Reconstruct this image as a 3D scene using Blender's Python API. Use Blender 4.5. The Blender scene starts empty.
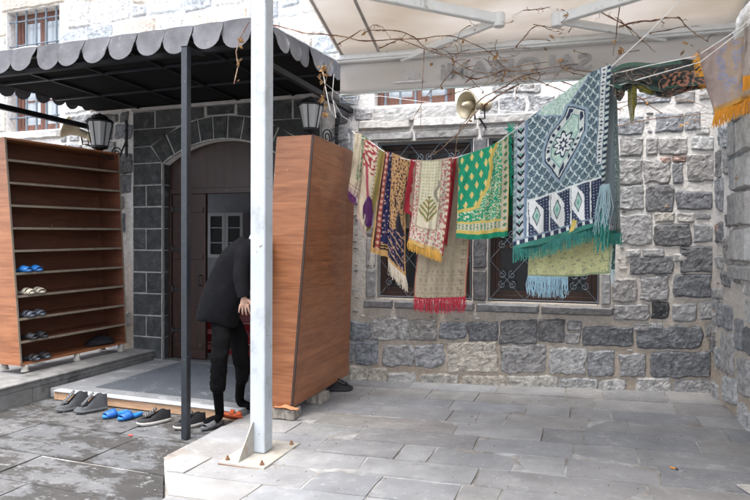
import bpy, math, random
from mathutils import Vector, Matrix, noise
random.seed(7)
R_ = random.Random(11)
S = bpy.context.scene
COL = S.collection
# ------------------------------------------------------------------ camera
YAW = math.radians(19.3); PIT = math.radians(0.86); ROLL = math.radians(0.3)
CAM = Vector((0, 0, 1.6)); FPX = 600.0
F0 = Vector((-math.sin(YAW), math.cos(YAW), 0)); R0 = Vector((math.cos(YAW), math.sin(YAW), 0)); Z = Vector((0, 0, 1))
Fv = (F0*math.cos(PIT) - Z*math.sin(PIT)); Uv = (Z*math.cos(PIT) + F0*math.sin(PIT))
Rv = R0*math.cos(ROLL) + Uv*math.sin(ROLL); Uv = Uv*math.cos(ROLL) - R0*math.sin(ROLL)
cd = bpy.data.cameras.new('camera'); cam = bpy.data.objects.new('camera', cd); COL.objects.link(cam)
cd.sensor_width = 36; cd.lens = 28.8; cd.clip_end = 500; cd.clip_start = .05
m = Matrix((Rv, Uv, -Fv)).transposed().to_4x4(); m.translation = CAM; cam.matrix_world = m
S.camera = cam

def ray(x, y): return Fv + Rv*((x-375)/FPX) + Uv*((250-y)/FPX)
def J(x, y, d): return CAM + ray(x, y)*d
def GZ(X, Y): return max(0.0, .033*(X+2.5))
def onz(x, y, z): r = ray(x, y); return CAM + r*((z-1.6)/r.z)
def onground(x, y):
    p = onz(x, y, 0)
    for _ in range(6): p = onz(x, y, GZ(p.x, p.y))
    return p
class Plane:
    """wall frame: origin o, u along the wall, outward normal n"""
    def __init__(s, o, u, n): s.o = Vector(o); s.u = Vector(u).normalized(); s.n = Vector(n).normalized()
    def P(s, u, v, w=0): return s.o + s.u*u + Z*v + s.n*w
    def hit(s, x, y, w=0):
        r = ray(x, y); t = ((s.o + s.n*w) - CAM).dot(s.n)/r.dot(s.n); p = CAM + r*t
        q = p - s.o; return q.dot(s.u), q.z
WA = Plane((0, 6.4, 0), (1, 0, 0), (0, -1, 0))
WB = Plane((-2.55, 6.42, 0), (.998, .0628, 0), (.0628, -.998, 0))
WC = Plane((1.177, 6.662, 0), (.0628, -.998, 0), (-.998, -.0628, 0))

# ------------------------------------------------------------------ objects
def tag(o, label=None, cat=None, group=None, kind=None):
    if label: o['label'] = label
    if cat: o['category'] = cat
    if group: o['group'] = group
    if kind: o['kind'] = kind
    return o
def empty(name, loc, label, cat, group=None):
    o = bpy.data.objects.new(name, None); COL.objects.link(o); o.location = loc
    o.empty_display_size = .1
    return tag(o, label, cat, group)
class MB:
    def __init__(s): s.v = []; s.f = []; s.c = []; s.col = None
    def add(s, vs, fs, col=None):
        b = len(s.v); s.v += [tuple(v) for v in vs]; s.f += [tuple(i+b for i in f) for f in fs]
        s.c += [col or (1, 1, 1)]*len(vs)
        return s
    def hexa(s, p, col=None):
        # p: 8 points 000 100 110 010 001 101 111 011
        return s.add(p, [(0,3,2,1),(4,5,6,7),(0,1,5,4),(1,2,6,5),(2,3,7,6),(3,0,4,7)], col)
    def box(s, a, b, col=None):
        x0,y0,z0 = a; x1,y1,z1 = b
        return s.hexa([(x0,y0,z0),(x1,y0,z0),(x1,y1,z0),(x0,y1,z0),(x0,y0,z1),(x1,y0,z1),(x1,y1,z1),(x0,y1,z1)], col)
    def pbox(s, pl, u0, u1, v0, v1, w0, w1, col=None):
        P = pl.P
        return s.hexa([P(u0,v0,w1),P(u1,v0,w1),P(u1,v0,w0),P(u0,v0,w0),P(u0,v1,w1),P(u1,v1,w1),P(u1,v1,w0),P(u0,v1,w0)], col)
    def prism(s, pts, off, col=None):
        """pts: outline (Vectors); off: extrusion vector"""
        n = len(pts); o = Vector(off)
        vs = [Vector(p) for p in pts] + [Vector(p)+o for p in pts]
        fs = [tuple(range(n))[::-1], tuple(range(n, 2*n))] + [(i, (i+1) % n, n+(i+1) % n, n+i) for i in range(n)]
        return s.add(vs, fs, col)
    def tube(s, pts, r, seg=8, col=None, cap=True):
        pts = [Vector(p) for p in pts]
        if not hasattr(r, '__len__'): r = [r]*len(pts)
        vs = []; fs = []; n = len(pts); prev = None
        for i, p in enumerate(pts):
            d = (pts[min(i+1, n-1)] - pts[max(i-1, 0)])
            if d.length < 1e-9: d = Vector((0,0,1))
            d.normalize()
            if prev is None: a = d.orthogonal().normalized()
            else:
                a = prev - d*prev.dot(d)
                a = a.normalized() if a.length > 1e-6 else d.orthogonal().normalized()
            prev = a; b = d.cross(a)
            for k in range(seg):
                t = 2*math.pi*k/seg; vs.append(p + (a*math.cos(t)+b*math.sin(t))*r[i])
        for i in range(n-1):
            for k in range(seg):
                fs.append((i*seg+k, i*seg+(k+1) % seg, (i+1)*seg+(k+1) % seg, (i+1)*seg+k))
        if cap: fs.append(tuple(range(seg))[::-1]); fs.append(tuple(range((n-1)*seg, n*seg)))
        return s.add(vs, fs, col)
    def loft(s, rings, col=None, cap=True):
        n = len(rings); seg = len(rings[0]); vs = [v for r in rings for v in r]; fs = []
        for i in range(n-1):
            for k in range(seg): fs.append((i*seg+k, i*seg+(k+1) % seg, (i+1)*seg+(k+1) % seg, (i+1)*seg+k))
        if cap: fs.append(tuple(range(seg))[::-1]); fs.append(tuple(range((n-1)*seg, n*seg)))
        return s.add(vs, fs, col)
    def lathe(s, base, prof, seg=16, col=None, axis=Z, ang=0, sq=None):
        axis = Vector(axis).normalized(); a = axis.orthogonal().normalized() if abs(axis.z) < .9 else Vector((1,0,0)); b = axis.cross(a)
        rings = []
        for r, h in prof:
            rings.append([Vector(base)+axis*h+(a*math.cos(ang+2*math.pi*k/seg)+b*math.sin(ang+2*math.pi*k/seg))*r for k in range(seg)])
        return s.loft(rings, col)
    def build(s, name, mat, parent=None, smooth=False, bevel=0, solid=0, sub=0, center=True):
        me = bpy.data.meshes.new(name)
        vs = s.v
        org = Vector((0,0,0))
        me.from_pydata(vs, [], s.f); me.update()
        if any(c != (1,1,1) for c in s.c):
            a = me.color_attributes.new('Col', 'FLOAT_COLOR', 'POINT')
            buf = []
            for c in s.c: buf += [c[0], c[1], c[2], 1.0]
            a.data.foreach_set('color', buf)
        if smooth: me.polygons.foreach_set('use_smooth', [True]*len(me.polygons))
        me.materials.append(mat)
        o = bpy.data.objects.new(name, me); COL.objects.link(o)
        if parent:
            o.parent = parent
            # all geometry is written in world space; shift it into the parent's frame
            off = Vector((0,0,0)); q = parent
            while q: off += q.location; q = q.parent
            me.transform(Matrix.Translation(-off))
        else:
            if center and len(vs):
                xs = [v[0] for v in vs]; ys = [v[1] for v in vs]; zs = [v[2] for v in vs]
                c = Vector(((min(xs)+max(xs))/2, (min(ys)+max(ys))/2, min(zs)))
                me.transform(Matrix.Translation(-c)); o.location = c
        if solid:
            md = o.modifiers.new('s', 'SOLIDIFY'); md.thickness = solid; md.offset = 0
        if bevel:
            md = o.modifiers.new('b', 'BEVEL'); md.width = bevel; md.segments = 2; md.limit_method = 'ANGLE'
        if sub:
            md = o.modifiers.new('u', 'SUBSURF'); md.levels = sub; md.render_levels = sub
        return o
# ------------------------------------------------------------------ materials
def lin(c): c /= 255.0; return c/12.92 if c < .04045 else ((c+.055)/1.055)**2.4
def RGB(r, g, b): return (lin(r), lin(g), lin(b))
MATS = {}
def mat(name, col=(.5,.5,.5), rough=.7, metal=0, attr=False, noise_amt=.25, nscale=8, bump=.0, bscale=60, stretch=(1,1,1),
        col2=None, spots=None, coat=0, spec=.5, mixscale=None, mixlo=.45, mixhi=.6, detail=6):
    if name in MATS: return MATS[name]
    M = bpy.data.materials.new(name); M.use_nodes = True; nt = M.node_tree; N = nt.nodes; L = nt.links
    b = N['Principled BSDF']; b.inputs['Roughness'].default_value = rough; b.inputs['Metallic'].default_value = metal
    b.inputs['Specular IOR Level'].default_value = spec
    if coat: b.inputs['Coat Weight'].default_value = coat; b.inputs['Coat Roughness'].default_value = .12
    g = N.new('ShaderNodeNewGeometry'); mp = N.new('ShaderNodeMapping'); mp.inputs['Scale'].default_value = stretch
    L.new(g.outputs['Position'], mp.inputs['Vector'])
    if attr:
        a = N.new('ShaderNodeAttribute'); a.attribute_name = 'Col'; base = a.outputs['Color']
    else:
        r = N.new('ShaderNodeRGB'); r.outputs[0].default_value = (*col, 1); base = r.outputs[0]
    def nz(scale, det=detail, rg=.6):
        n = N.new('ShaderNodeTexNoise'); n.inputs['Scale'].default_value = scale; n.inputs['Detail'].default_value = det
        n.inputs['Roughness'].default_value = rg; L.new(mp.outputs['Vector'], n.inputs['Vector']); return n.outputs['Fac']
    def ramp(fac, lo, hi, a=0.0, bb=1.0):
        m_ = N.new('ShaderNodeMapRange'); m_.inputs['From Min'].default_value = lo; m_.inputs['From Max'].default_value = hi
        m_.inputs['To Min'].default_value = a; m_.inputs['To Max'].default_value = bb; L.new(fac, m_.inputs['Value']); return m_.outputs[0]
    def mix(fac, A, B, mode='MIX'):
        x = N.new('ShaderNodeMix'); x.data_type = 'RGBA'; x.blend_type = mode
        if isinstance(fac, float): x.inputs['Factor'].default_value = fac
        else: L.new(fac, x.inputs['Factor'])
        L.new(A, x.inputs[6])
        if isinstance(B, tuple): x.inputs[7].default_value = (*B, 1)
        else: L.new(B, x.inputs[7])
        return x.outputs[2]
    if col2: base = mix(ramp(nz(mixscale or nscale), mixlo, mixhi), base, col2)
    if spots: # (colour, scale, threshold, softness)
        for (sc_, scl, th, so) in spots: base = mix(ramp(nz(scl, 4, .7), th, th+so), base, sc_)
    if noise_amt:
        f = ramp(nz(nscale), .3, .7, 1-noise_amt, 1+noise_amt*.8)
        cmb = N.new('ShaderNodeCombineColor'); [L.new(f, cmb.inputs[i]) for i in range(3)]
        base = mix(1.0, base, cmb.outputs[0], 'MULTIPLY')
    L.new(base, b.inputs['Base Color'])
    if bump:
        bp = N.new('ShaderNodeBump'); bp.inputs['Strength'].default_value = 1; bp.inputs['Distance'].default_value = bump
        L.new(nz(bscale, 8, .65), bp.inputs['Height']); L.new(bp.outputs['Normal'], b.inputs['Normal'])
    M['nodes'] = 1
    MATS[name] = M; return M
m_stone = mat('rubble stone', attr=True, rough=.9, noise_amt=.5, nscale=20, bump=.022, bscale=32,
              spots=[((.48,.47,.46), 60, .60, .08), ((.07,.072,.078), 10, .60, .14)], detail=8)
m_dstone = mat('dressed basalt', attr=True, rough=.9, noise_amt=.3, nscale=18, bump=.006, bscale=120, spots=[((.03,.03,.033), 160, .62, .06)])
m_ashlar = mat('dark ashlar', attr=True, rough=.85, noise_amt=.5, nscale=9, bump=.012, bscale=70,
               spots=[((.14,.145,.145), 48, .60, .08), ((.10,.10,.10), 6, .55, .15)])
m_pav = mat('paving slab', attr=True, rough=.68, noise_amt=.2, nscale=3.2, bump=.0035, bscale=32,
            spots=[((.38,.372,.36), 7, .54, .25), ((.19,.19,.192), 3.3, .60, .2), ((.36,.365,.37), 24, .60, .08), ((.16,.155,.15), 15, .64, .1), ((.65,.65,.64), 90, .72, .05)], spec=.3)
m_grout = mat('grout', (.26,.24,.215), rough=.95, noise_amt=.35, nscale=9, bump=.004, bscale=90, col2=(.42,.42,.41), mixscale=3)
m_ledge = mat('ledge concrete', (.20,.197,.19), rough=.9, noise_amt=.3, nscale=6, bump=.006, bscale=50, col2=(.06,.06,.057), mixscale=2.6, mixlo=.52, mixhi=.66)
m_lower = mat('stained slab', attr=True, rough=.6, noise_amt=.2, nscale=5, bump=.003, bscale=40, stretch=(1,1.7,1), detail=9,
              spots=[((.055,.053,.051), 1.9, .47, .07), ((.06,.058,.057), 8, .56, .07), ((.20,.20,.20), 13, .58, .10), ((.4,.4,.4), 60, .76, .03)], spec=.3)
m_black = mat('black painted steel', (.010,.011,.013), rough=.5, spec=.3, noise_amt=.2)
m_bsteel = mat('dark blue grey steel', (.017,.021,.027), rough=.4, noise_amt=.25, nscale=20, spots=[((.16,.18,.2), 40, .66, .05)])
m_tar = mat('scalloped grey felt', (.11,.11,.12), rough=.95, noise_amt=.32, nscale=5, bump=.001, bscale=300, spots=[((.17,.165,.16), 14, .60, .12)])
m_roof = mat('canopy roof sheet', (.5,.5,.5), rough=.6, noise_amt=.2)
m_under = mat('canopy underside', (.010,.010,.010), rough=.9, spec=.1, noise_amt=.3, nscale=4)
m_white = mat('white post paint', (.46,.50,.535), rough=.5, noise_amt=.08, nscale=6, spots=[((.36,.375,.38), 4, .54, .15), ((.20,.13,.09), 22, .67, .03), ((.33,.30,.26), 60, .64, .05)], bump=.0008, bscale=30)
m_plate = mat('dirty base plate', (.38,.36,.32), rough=.7, noise_amt=.18, nscale=14, spots=[((.36,.27,.18), 12, .60, .1)])
m_rust = mat('rust', (.22,.11,.06), rough=.9)
m_alu = mat('awning aluminium', (.66,.67,.66), rough=.5, noise_amt=.08, spots=[((.32,.30,.27), 7, .60, .12)])
m_wood = None
def woodmat(name, c1, c2, scale, rough=.4, coat=0, bump=.0004, seam=None, vert=False):
    M = bpy.data.materials.new(name); M.use_nodes = True; nt = M.node_tree; N = nt.nodes; L = nt.links; b = N['Principled BSDF']
    g = N.new('ShaderNodeNewGeometry'); mp = N.new('ShaderNodeMapping'); mp.inputs['Scale'].default_value = scale
    L.new(g.outputs['Position'], mp.inputs['Vector'])
    n = N.new('ShaderNodeTexNoise'); n.inputs['Scale'].default_value = 1; n.inputs['Detail'].default_value = 7; n.inputs['Distortion'].default_value = .8
    L.new(mp.outputs[0], n.inputs['Vector'])
    n2 = N.new('ShaderNodeTexNoise'); n2.inputs['Scale'].default_value = 4.5; n2.inputs['Detail'].default_value = 8
    L.new(mp.outputs[0], n2.inputs['Vector'])
    ad = N.new('ShaderNodeMath'); ad.operation = 'ADD'; L.new(n.outputs['Fac'], ad.inputs[0]); L.new(n2.outputs['Fac'], ad.inputs[1])
    cr = N.new('ShaderNodeValToRGB'); cr.color_ramp.elements[0].position = .36; cr.color_ramp.elements[1].position = .64
    hf = N.new('ShaderNodeMath'); hf.operation = 'MULTIPLY'; hf.inputs[1].default_value = .5; L.new(ad.outputs[0], hf.inputs[0])
    cr.color_ramp.elements[0].color = (*c1, 1); cr.color_ramp.elements[1].color = (*c2, 1); L.new(hf.outputs[0], cr.inputs['Fac'])
    out = cr.outputs['Color']
    if seam:  # board joints: (period, thickness, colour) along z (or x when vert)
        sp = N.new('ShaderNodeSeparateXYZ'); L.new(g.outputs['Position'], sp.inputs[0])
        md = N.new('ShaderNodeMath'); md.operation = 'PINGPONG'; md.inputs[1].default_value = seam[0]/2
        L.new(sp.outputs['X' if vert else 'Z'], md.inputs[0])
        lt = N.new('ShaderNodeMath'); lt.operation = 'LESS_THAN'; lt.inputs[1].default_value = seam[1]; L.new(md.outputs[0], lt.inputs[0])
        mx = N.new('ShaderNodeMix'); mx.data_type = 'RGBA'; L.new(lt.outputs[0], mx.inputs['Factor']); L.new(out, mx.inputs[6]); mx.inputs[7].default_value = (*seam[2], 1)
        out = mx.outputs[2]
    # pale flecks and knots
    n3 = N.new('ShaderNodeTexNoise'); n3.inputs['Scale'].default_value = 38; n3.inputs['Detail'].default_value = 1
    L.new(g.outputs['Position'], n3.inputs['Vector'])
    mr = N.new('ShaderNodeMapRange'); mr.inputs['From Min'].default_value = .80; mr.inputs['From Max'].default_value = .82; L.new(n3.outputs['Fac'], mr.inputs['Value'])
    mx = N.new('ShaderNodeMix'); mx.data_type = 'RGBA'; L.new(mr.outputs[0], mx.inputs['Factor']); L.new(out, mx.inputs[6]); mx.inputs[7].default_value = (.6,.42,.28,1)
    L.new(mx.outputs[2], b.inputs['Base Color']); b.inputs['Roughness'].default_value = rough
    if coat: b.inputs['Coat Weight'].default_value = coat; b.inputs['Coat Roughness'].default_value = .15
    bp = N.new('ShaderNodeBump'); bp.inputs['Distance'].default_value = bump; L.new(hf.outputs[0], bp.inputs['Height']); L.new(bp.outputs[0], b.inputs['Normal'])
    MATS[name] = M; return M
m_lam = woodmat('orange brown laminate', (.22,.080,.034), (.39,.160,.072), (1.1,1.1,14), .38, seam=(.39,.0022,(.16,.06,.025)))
m_lam_shade = woodmat('brown laminate inner shade', (.10,.038,.022), (.17,.062,.034), (1.2,1.2,14), .45)  # darker copy of the laminate, the shade inside the cabinets put into its colour
m_edge = mat('laminate edge', (.24,.20,.15), rough=.6)
m_door = woodmat('dark varnished door', (.014,.006,.004), (.040,.015,.009), (14,14,1.2), .5, seam=(.13,.003,(.006,.003,.003)), vert=True)
m_frame = woodmat('dark brown window wood', (.018,.009,.007), (.045,.02,.014), (9,9,3), .5)
m_redframe = woodmat('reddish window wood', (.11,.05,.035), (.19,.085,.06), (9,9,3), .6)
m_pine = woodmat('pine edge board', (.33,.19,.11), (.55,.36,.22), (2,2,30), .6)
m_iron = mat('wrought iron', (.012,.013,.015), rough=.55, noise_amt=.3)
m_giron = mat('grey blue wrought iron', (.13,.16,.19), rough=.5, noise_amt=.2)
def glass(name, col, rough):
    M = bpy.data.materials.new(name); M.use_nodes = True; b = M.node_tree.nodes['Principled BSDF']
    b.inputs['Base Color'].default_value = (*col, 1); b.inputs['Roughness'].default_value = rough; b.inputs['Specular IOR Level'].default_value = .8
    MATS[name] = M; return M
m_glass = glass('dark window glass', (.012,.014,.016), .06)
m_pglass = glass('pale curtained glass', (.36,.40,.43), .15)
m_milk = glass('frosted lantern glass', (.55,.58,.60), .35)
def clothmat():
    M = bpy.data.materials.new('woven rug'); M.use_nodes = True; nt = M.node_tree; N = nt.nodes; L = nt.links; b = N['Principled BSDF']
    a = N.new('ShaderNodeAttribute'); a.attribute_name = 'Col'; L.new(a.outputs['Color'], b.inputs['Base Color'])
    b.inputs['Roughness'].default_value = .95; b.inputs['Sheen Weight'].default_value = .25; b.inputs['Specular IOR Level'].default_value = .15
    g = N.new('ShaderNodeNewGeometry'); n = N.new('ShaderNodeTexNoise'); n.inputs['Scale'].default_value = 220; n.inputs['Detail'].default_value = 3
    L.new(g.outputs['Position'], n.inputs['Vector']); bp = N.new('ShaderNodeBump'); bp.inputs['Distance'].default_value = .003
    L.new(n.outputs['Fac'], bp.inputs['Height']); L.new(bp.outputs[0], b.inputs['Normal']); MATS['rug'] = M; return M
m_rug = clothmat()
def fabricmat(name, col, tr, spots=True):
    M = bpy.data.materials.new(name); M.use_nodes = True; nt = M.node_tree; N = nt.nodes; L = nt.links
    b = N['Principled BSDF']; out = N['Material Output']; b.inputs['Roughness'].default_value = .9
    g = N.new('ShaderNodeNewGeometry'); mp = N.new('ShaderNodeMapping'); mp.inputs['Scale'].default_value = (.8,1.6,1.6); L.new(g.outputs['Position'], mp.inputs[0])
    n = N.new('ShaderNodeTexNoise'); n.inputs['Scale'].default_value = 1.3; n.inputs['Detail'].default_value = 8; L.new(mp.outputs[0], n.inputs['Vector'])
    cr = N.new('ShaderNodeValToRGB'); cr.color_ramp.elements[0].position = .3; cr.color_ramp.elements[1].position = .62
    cr.color_ramp.elements[0].color = (col[0]*.80, col[1]*.76, col[2]*.70, 1); cr.color_ramp.elements[1].color = (*col, 1)
    L.new(n.outputs['Fac'], cr.inputs[0]); L.new(cr.outputs[0], b.inputs['Base Color'])
    t = N.new('ShaderNodeBsdfTranslucent'); L.new(cr.outputs[0], t.inputs['Color'])
    mx = N.new('ShaderNodeMixShader'); mx.inputs[0].default_value = tr; L.new(b.outputs[0], mx.inputs[1]); L.new(t.outputs[0], mx.inputs[2]); L.new(mx.outputs[0], out.inputs['Surface'])
    MATS[name] = M; return M
m_awn = fabricmat('awning canvas', (.64,.615,.59), .60)
m_val = fabricmat('awning valance canvas', (.70,.68,.66), .5)
m_seam = mat('awning seam', (.34,.31,.29), rough=.9)
m_letter = mat('faded lettering', (.29,.28,.27), rough=.9, noise_amt=.15, nscale=12)
m_vine = mat('dry vine stem', (.13,.055,.03), rough=.9, noise_amt=.4, nscale=40, col2=(.36,.26,.17), mixscale=9)
m_leaf = mat('dried leaf', (.36,.21,.09), rough=.9, noise_amt=.45, nscale=25)
m_cord = mat('white cord', (.78,.78,.76), rough=.8)
m_horn = mat('cream horn speaker', (.46,.41,.29), rough=.5, noise_amt=.15)
m_hornd = mat('horn inside', (.42,.36,.22), rough=.6)
m_mort = None
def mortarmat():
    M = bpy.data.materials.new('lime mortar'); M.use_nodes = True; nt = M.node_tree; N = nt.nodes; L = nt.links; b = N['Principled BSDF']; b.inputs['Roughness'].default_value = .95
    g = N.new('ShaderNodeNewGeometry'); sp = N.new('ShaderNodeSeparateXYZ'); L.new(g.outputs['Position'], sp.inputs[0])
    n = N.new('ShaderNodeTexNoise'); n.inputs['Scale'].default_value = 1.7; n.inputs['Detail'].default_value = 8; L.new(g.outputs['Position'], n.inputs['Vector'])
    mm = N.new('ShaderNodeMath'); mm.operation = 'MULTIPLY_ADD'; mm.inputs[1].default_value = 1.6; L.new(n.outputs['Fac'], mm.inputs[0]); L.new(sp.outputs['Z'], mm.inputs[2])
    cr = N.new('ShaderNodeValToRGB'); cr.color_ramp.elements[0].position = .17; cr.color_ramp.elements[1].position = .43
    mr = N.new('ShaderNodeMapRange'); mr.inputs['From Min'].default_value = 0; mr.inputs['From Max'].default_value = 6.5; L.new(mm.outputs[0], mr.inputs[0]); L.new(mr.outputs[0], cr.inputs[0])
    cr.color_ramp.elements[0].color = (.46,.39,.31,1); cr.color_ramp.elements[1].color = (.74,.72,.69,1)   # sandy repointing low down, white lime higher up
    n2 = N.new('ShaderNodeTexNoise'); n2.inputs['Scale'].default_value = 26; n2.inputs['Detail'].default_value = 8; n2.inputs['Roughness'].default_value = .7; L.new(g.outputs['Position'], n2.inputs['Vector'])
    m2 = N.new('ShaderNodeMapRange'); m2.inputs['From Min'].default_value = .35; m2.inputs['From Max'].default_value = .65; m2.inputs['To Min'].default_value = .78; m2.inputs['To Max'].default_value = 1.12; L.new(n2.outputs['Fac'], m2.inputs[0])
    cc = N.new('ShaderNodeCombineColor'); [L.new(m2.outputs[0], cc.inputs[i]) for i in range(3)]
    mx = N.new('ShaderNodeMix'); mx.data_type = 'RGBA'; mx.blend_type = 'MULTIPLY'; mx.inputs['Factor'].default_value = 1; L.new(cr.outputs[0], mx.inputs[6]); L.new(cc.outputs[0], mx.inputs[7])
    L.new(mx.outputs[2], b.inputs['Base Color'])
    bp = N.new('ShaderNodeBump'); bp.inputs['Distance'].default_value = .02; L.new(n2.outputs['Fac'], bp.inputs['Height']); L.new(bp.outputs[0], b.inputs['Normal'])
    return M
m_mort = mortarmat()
m_dmort = mat('grey pointing', (.26,.25,.24), rough=.95, noise_amt=.3, nscale=12, bump=.003)
# ------------------------------------------------------------------ light
W = bpy.data.worlds.new('World'); S.world = W; W.use_nodes = True
nt = W.node_tree; bg = nt.nodes['Background']; sky = nt.nodes.new('ShaderNodeTexSky'); sky.sky_type = 'NISHITA'; sky.sun_disc = False
SEL, SROT = math.radians(73), math.radians(190)
sky.sun_elevation = SEL; sky.sun_rotation = SROT; sky.air_density = .8; sky.dust_density = 3.0; sky.ozone_density = 0.0
hs = nt.nodes.new('ShaderNodeHueSaturation'); hs.inputs['Saturation'].default_value = .45   # thin overcast: paler than a clear sky
nt.links.new(sky.outputs[0], hs.inputs['Color']); nt.links.new(hs.outputs[0], bg.inputs[0]); bg.inputs[1].default_value = .15
sd = bpy.data.lights.new('sun', 'SUN'); sd.energy = .65; sd.angle = math.radians(35); sd.color = (1, .965, .92)
sun = bpy.data.objects.new('sun', sd); COL.objects.link(sun)
dirv = Vector((math.sin(SROT)*math.cos(SEL), math.cos(SROT)*math.cos(SEL), math.sin(SEL)))
sun.rotation_euler = dirv.to_track_quat('Z', 'Y').to_euler(); sun.location = (0, 0, 20)
S.view_settings.view_transform = 'Standard'; S.view_settings.look = 'None'; S.view_settings.gamma = 1; S.view_settings.use_curve_mapping = False
S.view_settings.exposure = 2.38
S.render.engine = 'CYCLES'; S.cycles.max_bounces = 8; S.cycles.diffuse_bounces = 5
# ------------------------------------------------------------------ stones
def nz3(p, s=1.0): return noise.noise(Vector(p)*s)
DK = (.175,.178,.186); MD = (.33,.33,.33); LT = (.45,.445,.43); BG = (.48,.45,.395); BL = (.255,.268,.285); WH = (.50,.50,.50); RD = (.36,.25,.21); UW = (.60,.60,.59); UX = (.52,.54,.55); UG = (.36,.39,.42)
def vary(c, a=.15, r=R_):
    f = 1+r.uniform(-a, a); w = r.uniform(-.03, .03)
    return (c[0]*f*(1+w), c[1]*f, c[2]*f*(1-w))
def stone(mb, pl, quad, col, depth=.02, rough=.6, rnd=.14, res=None, w0=-.02):
    """quad: 4 (u,v) corners ccw from bottom left; a pillow of stone standing proud of the mortar"""
    (a, b, c, d) = [Vector((q[0], q[1], 0)) for q in quad]
    wd = max((b-a).length, (c-d).length); hg = max((d-a).length, (c-b).length)
    if res: nu, nv = res
    else: nu = max(6, min(22, int(wd/.022))); nv = max(5, min(16, int(hg/.022)))
    seed = R_.uniform(0, 100); cen = (a+b+c+d)/4; vs = []; tilt = (R_.uniform(-.35,.35), R_.uniform(-.35,.35))
    mn = min(wd, hg)
    for j in range(nv+1):
        for i in range(nu+1):
            s = 2*i/nu-1; t = 2*j/nv-1
            k = rnd*.5
            s2 = s*math.sqrt(max(0, 1-k*t*t)); t2 = t*math.sqrt(max(0, 1-k*s*s))
            # edge jitter
            e = max(abs(s), abs(t))
            U = (s2+1)/2; V = (t2+1)/2
            p = (a*(1-U)+b*U)*(1-V) + (d*(1-U)+c*U)*V
            jx = nz3((p.x*8+seed, p.y*8, 3), 1)*mn*.17*rough; jy = nz3((p.x*8, p.y*8+seed, 9), 1)*mn*.17*rough
            jx += nz3((p.x*28+seed, p.y*28, 5))*mn*.05*rough; jy += nz3((p.x*28, p.y*28+seed, 5))*mn*.05*rough
            ex = min(1, (1-e)*max(nu, nv)/2.6)
            prof = math.sqrt(max(0, 1-(1-ex)**2)) if ex < 1 else 1
            if e > .999: h = -.004
            else:
                h = depth*(.55+.45*prof)*(1+tilt[0]*s*.5+tilt[1]*t*.5)
                h += nz3((p.x*11+seed, p.y*11, seed))*.016*rough + nz3((p.x*30+seed, p.y*30, 1))*.013*rough + nz3((p.x*70+seed, p.y*70, 1))*.007*rough
            vs.append(pl.P(p.x+jx, p.y+jy, h))
    fs = []
    for j in range(nv):
        for i in range(nu):
            q = j*(nu+1)+i; fs.append((q, q+1, q+nu+2, q+nu+1))
    mb.add(vs, fs, col)
def pxstone(mb, pl, x0, y0, x1, y1, col, sk=0, **k):
    g=1.3
    q = [pl.hit(x0-g, y1+g), pl.hit(x1+g, y1+g), pl.hit(x1+g, y0-g), pl.hit(x0-g, y0-g)]
    stone(mb, pl, q, vary(col, .1), **k); return q
def rubble(mb, pl, u0, u1, v0, v1, blocked, pal, ch=(.14,.30), wr=(.12,.52), gap=.022, sq=0.0, depth=.028):
    v = v0
    while v < v1-.05:
        h = R_.uniform(*ch)
        if v+h > v1: h = v1-v
        u = u0 - R_.uniform(0, .2)
        while u < u1:
            w = R_.uniform(*wr)*(.6+.6*h/ch[1]); w = max(w, h*.6)
            a, b = max(u, u0)+gap/2, min(u+w, u1)-gap/2
            if b-a > .05:
                parts = [(v, h)]
                if h > .22 and R_.random() < .22 and w < .3: k = h*R_.uniform(.4, .6); parts = [(v, k), (v+k, h-k)]
                for (vv, hh) in parts:
                    g = gap*R_.uniform(.4, 1.2)
                    vo, vt = vv+g/2, vv+hh-g/2
                    if any(a < B[1] and b > B[0] and vo < B[3] and vt > B[2] for B in blocked): continue
                    j = lambda: R_.uniform(-.02, .02)
                    stone(mb, pl, [(a+j()*.5, vo+j()), (b+j()*.5, vo+j()), (b+j()*.5, vt+j()), (a+j()*.5, vt+j())], vary(R_.choice(pal), .22), depth=depth*R_.uniform(.7, 1.3))
            u += w
        v += h
def fillers(mb, pl, n, u0, u1, v0, v1, occ, pal, smin=.03, smax=.07):
    """small packing stones pressed in the joints"""
    k = 0; t = 0
    while k < n and t < n*40:
        t += 1
        w = R_.uniform(smin, smax*1.6); h = R_.uniform(.018, .035); u = R_.uniform(u0, u1); v = R_.uniform(v0, v1)
        if any(u-w/2 < B[1] and u+w/2 > B[0] and v-h/2 < B[3] and v+h/2 > B[2] for B in occ): continue
        stone(mb, pl, [(u-w/2, v-h/2), (u+w/2, v-h/2+.004), (u+w/2, v+h/2), (u-w/2, v+h/2)], vary(R_.choice(pal), .2), depth=.014, res=(5,4), rnd=.9)
        occ.append((u-w/2, u+w/2, v-h/2, v+h/2)); k += 1

bld = empty('stone_building', (-3, 6.6, 0), 'old building of dark basalt rubble with pale mortar, arched door and iron grilled windows', 'building')
TOP = 6.6; T = .55
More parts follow.
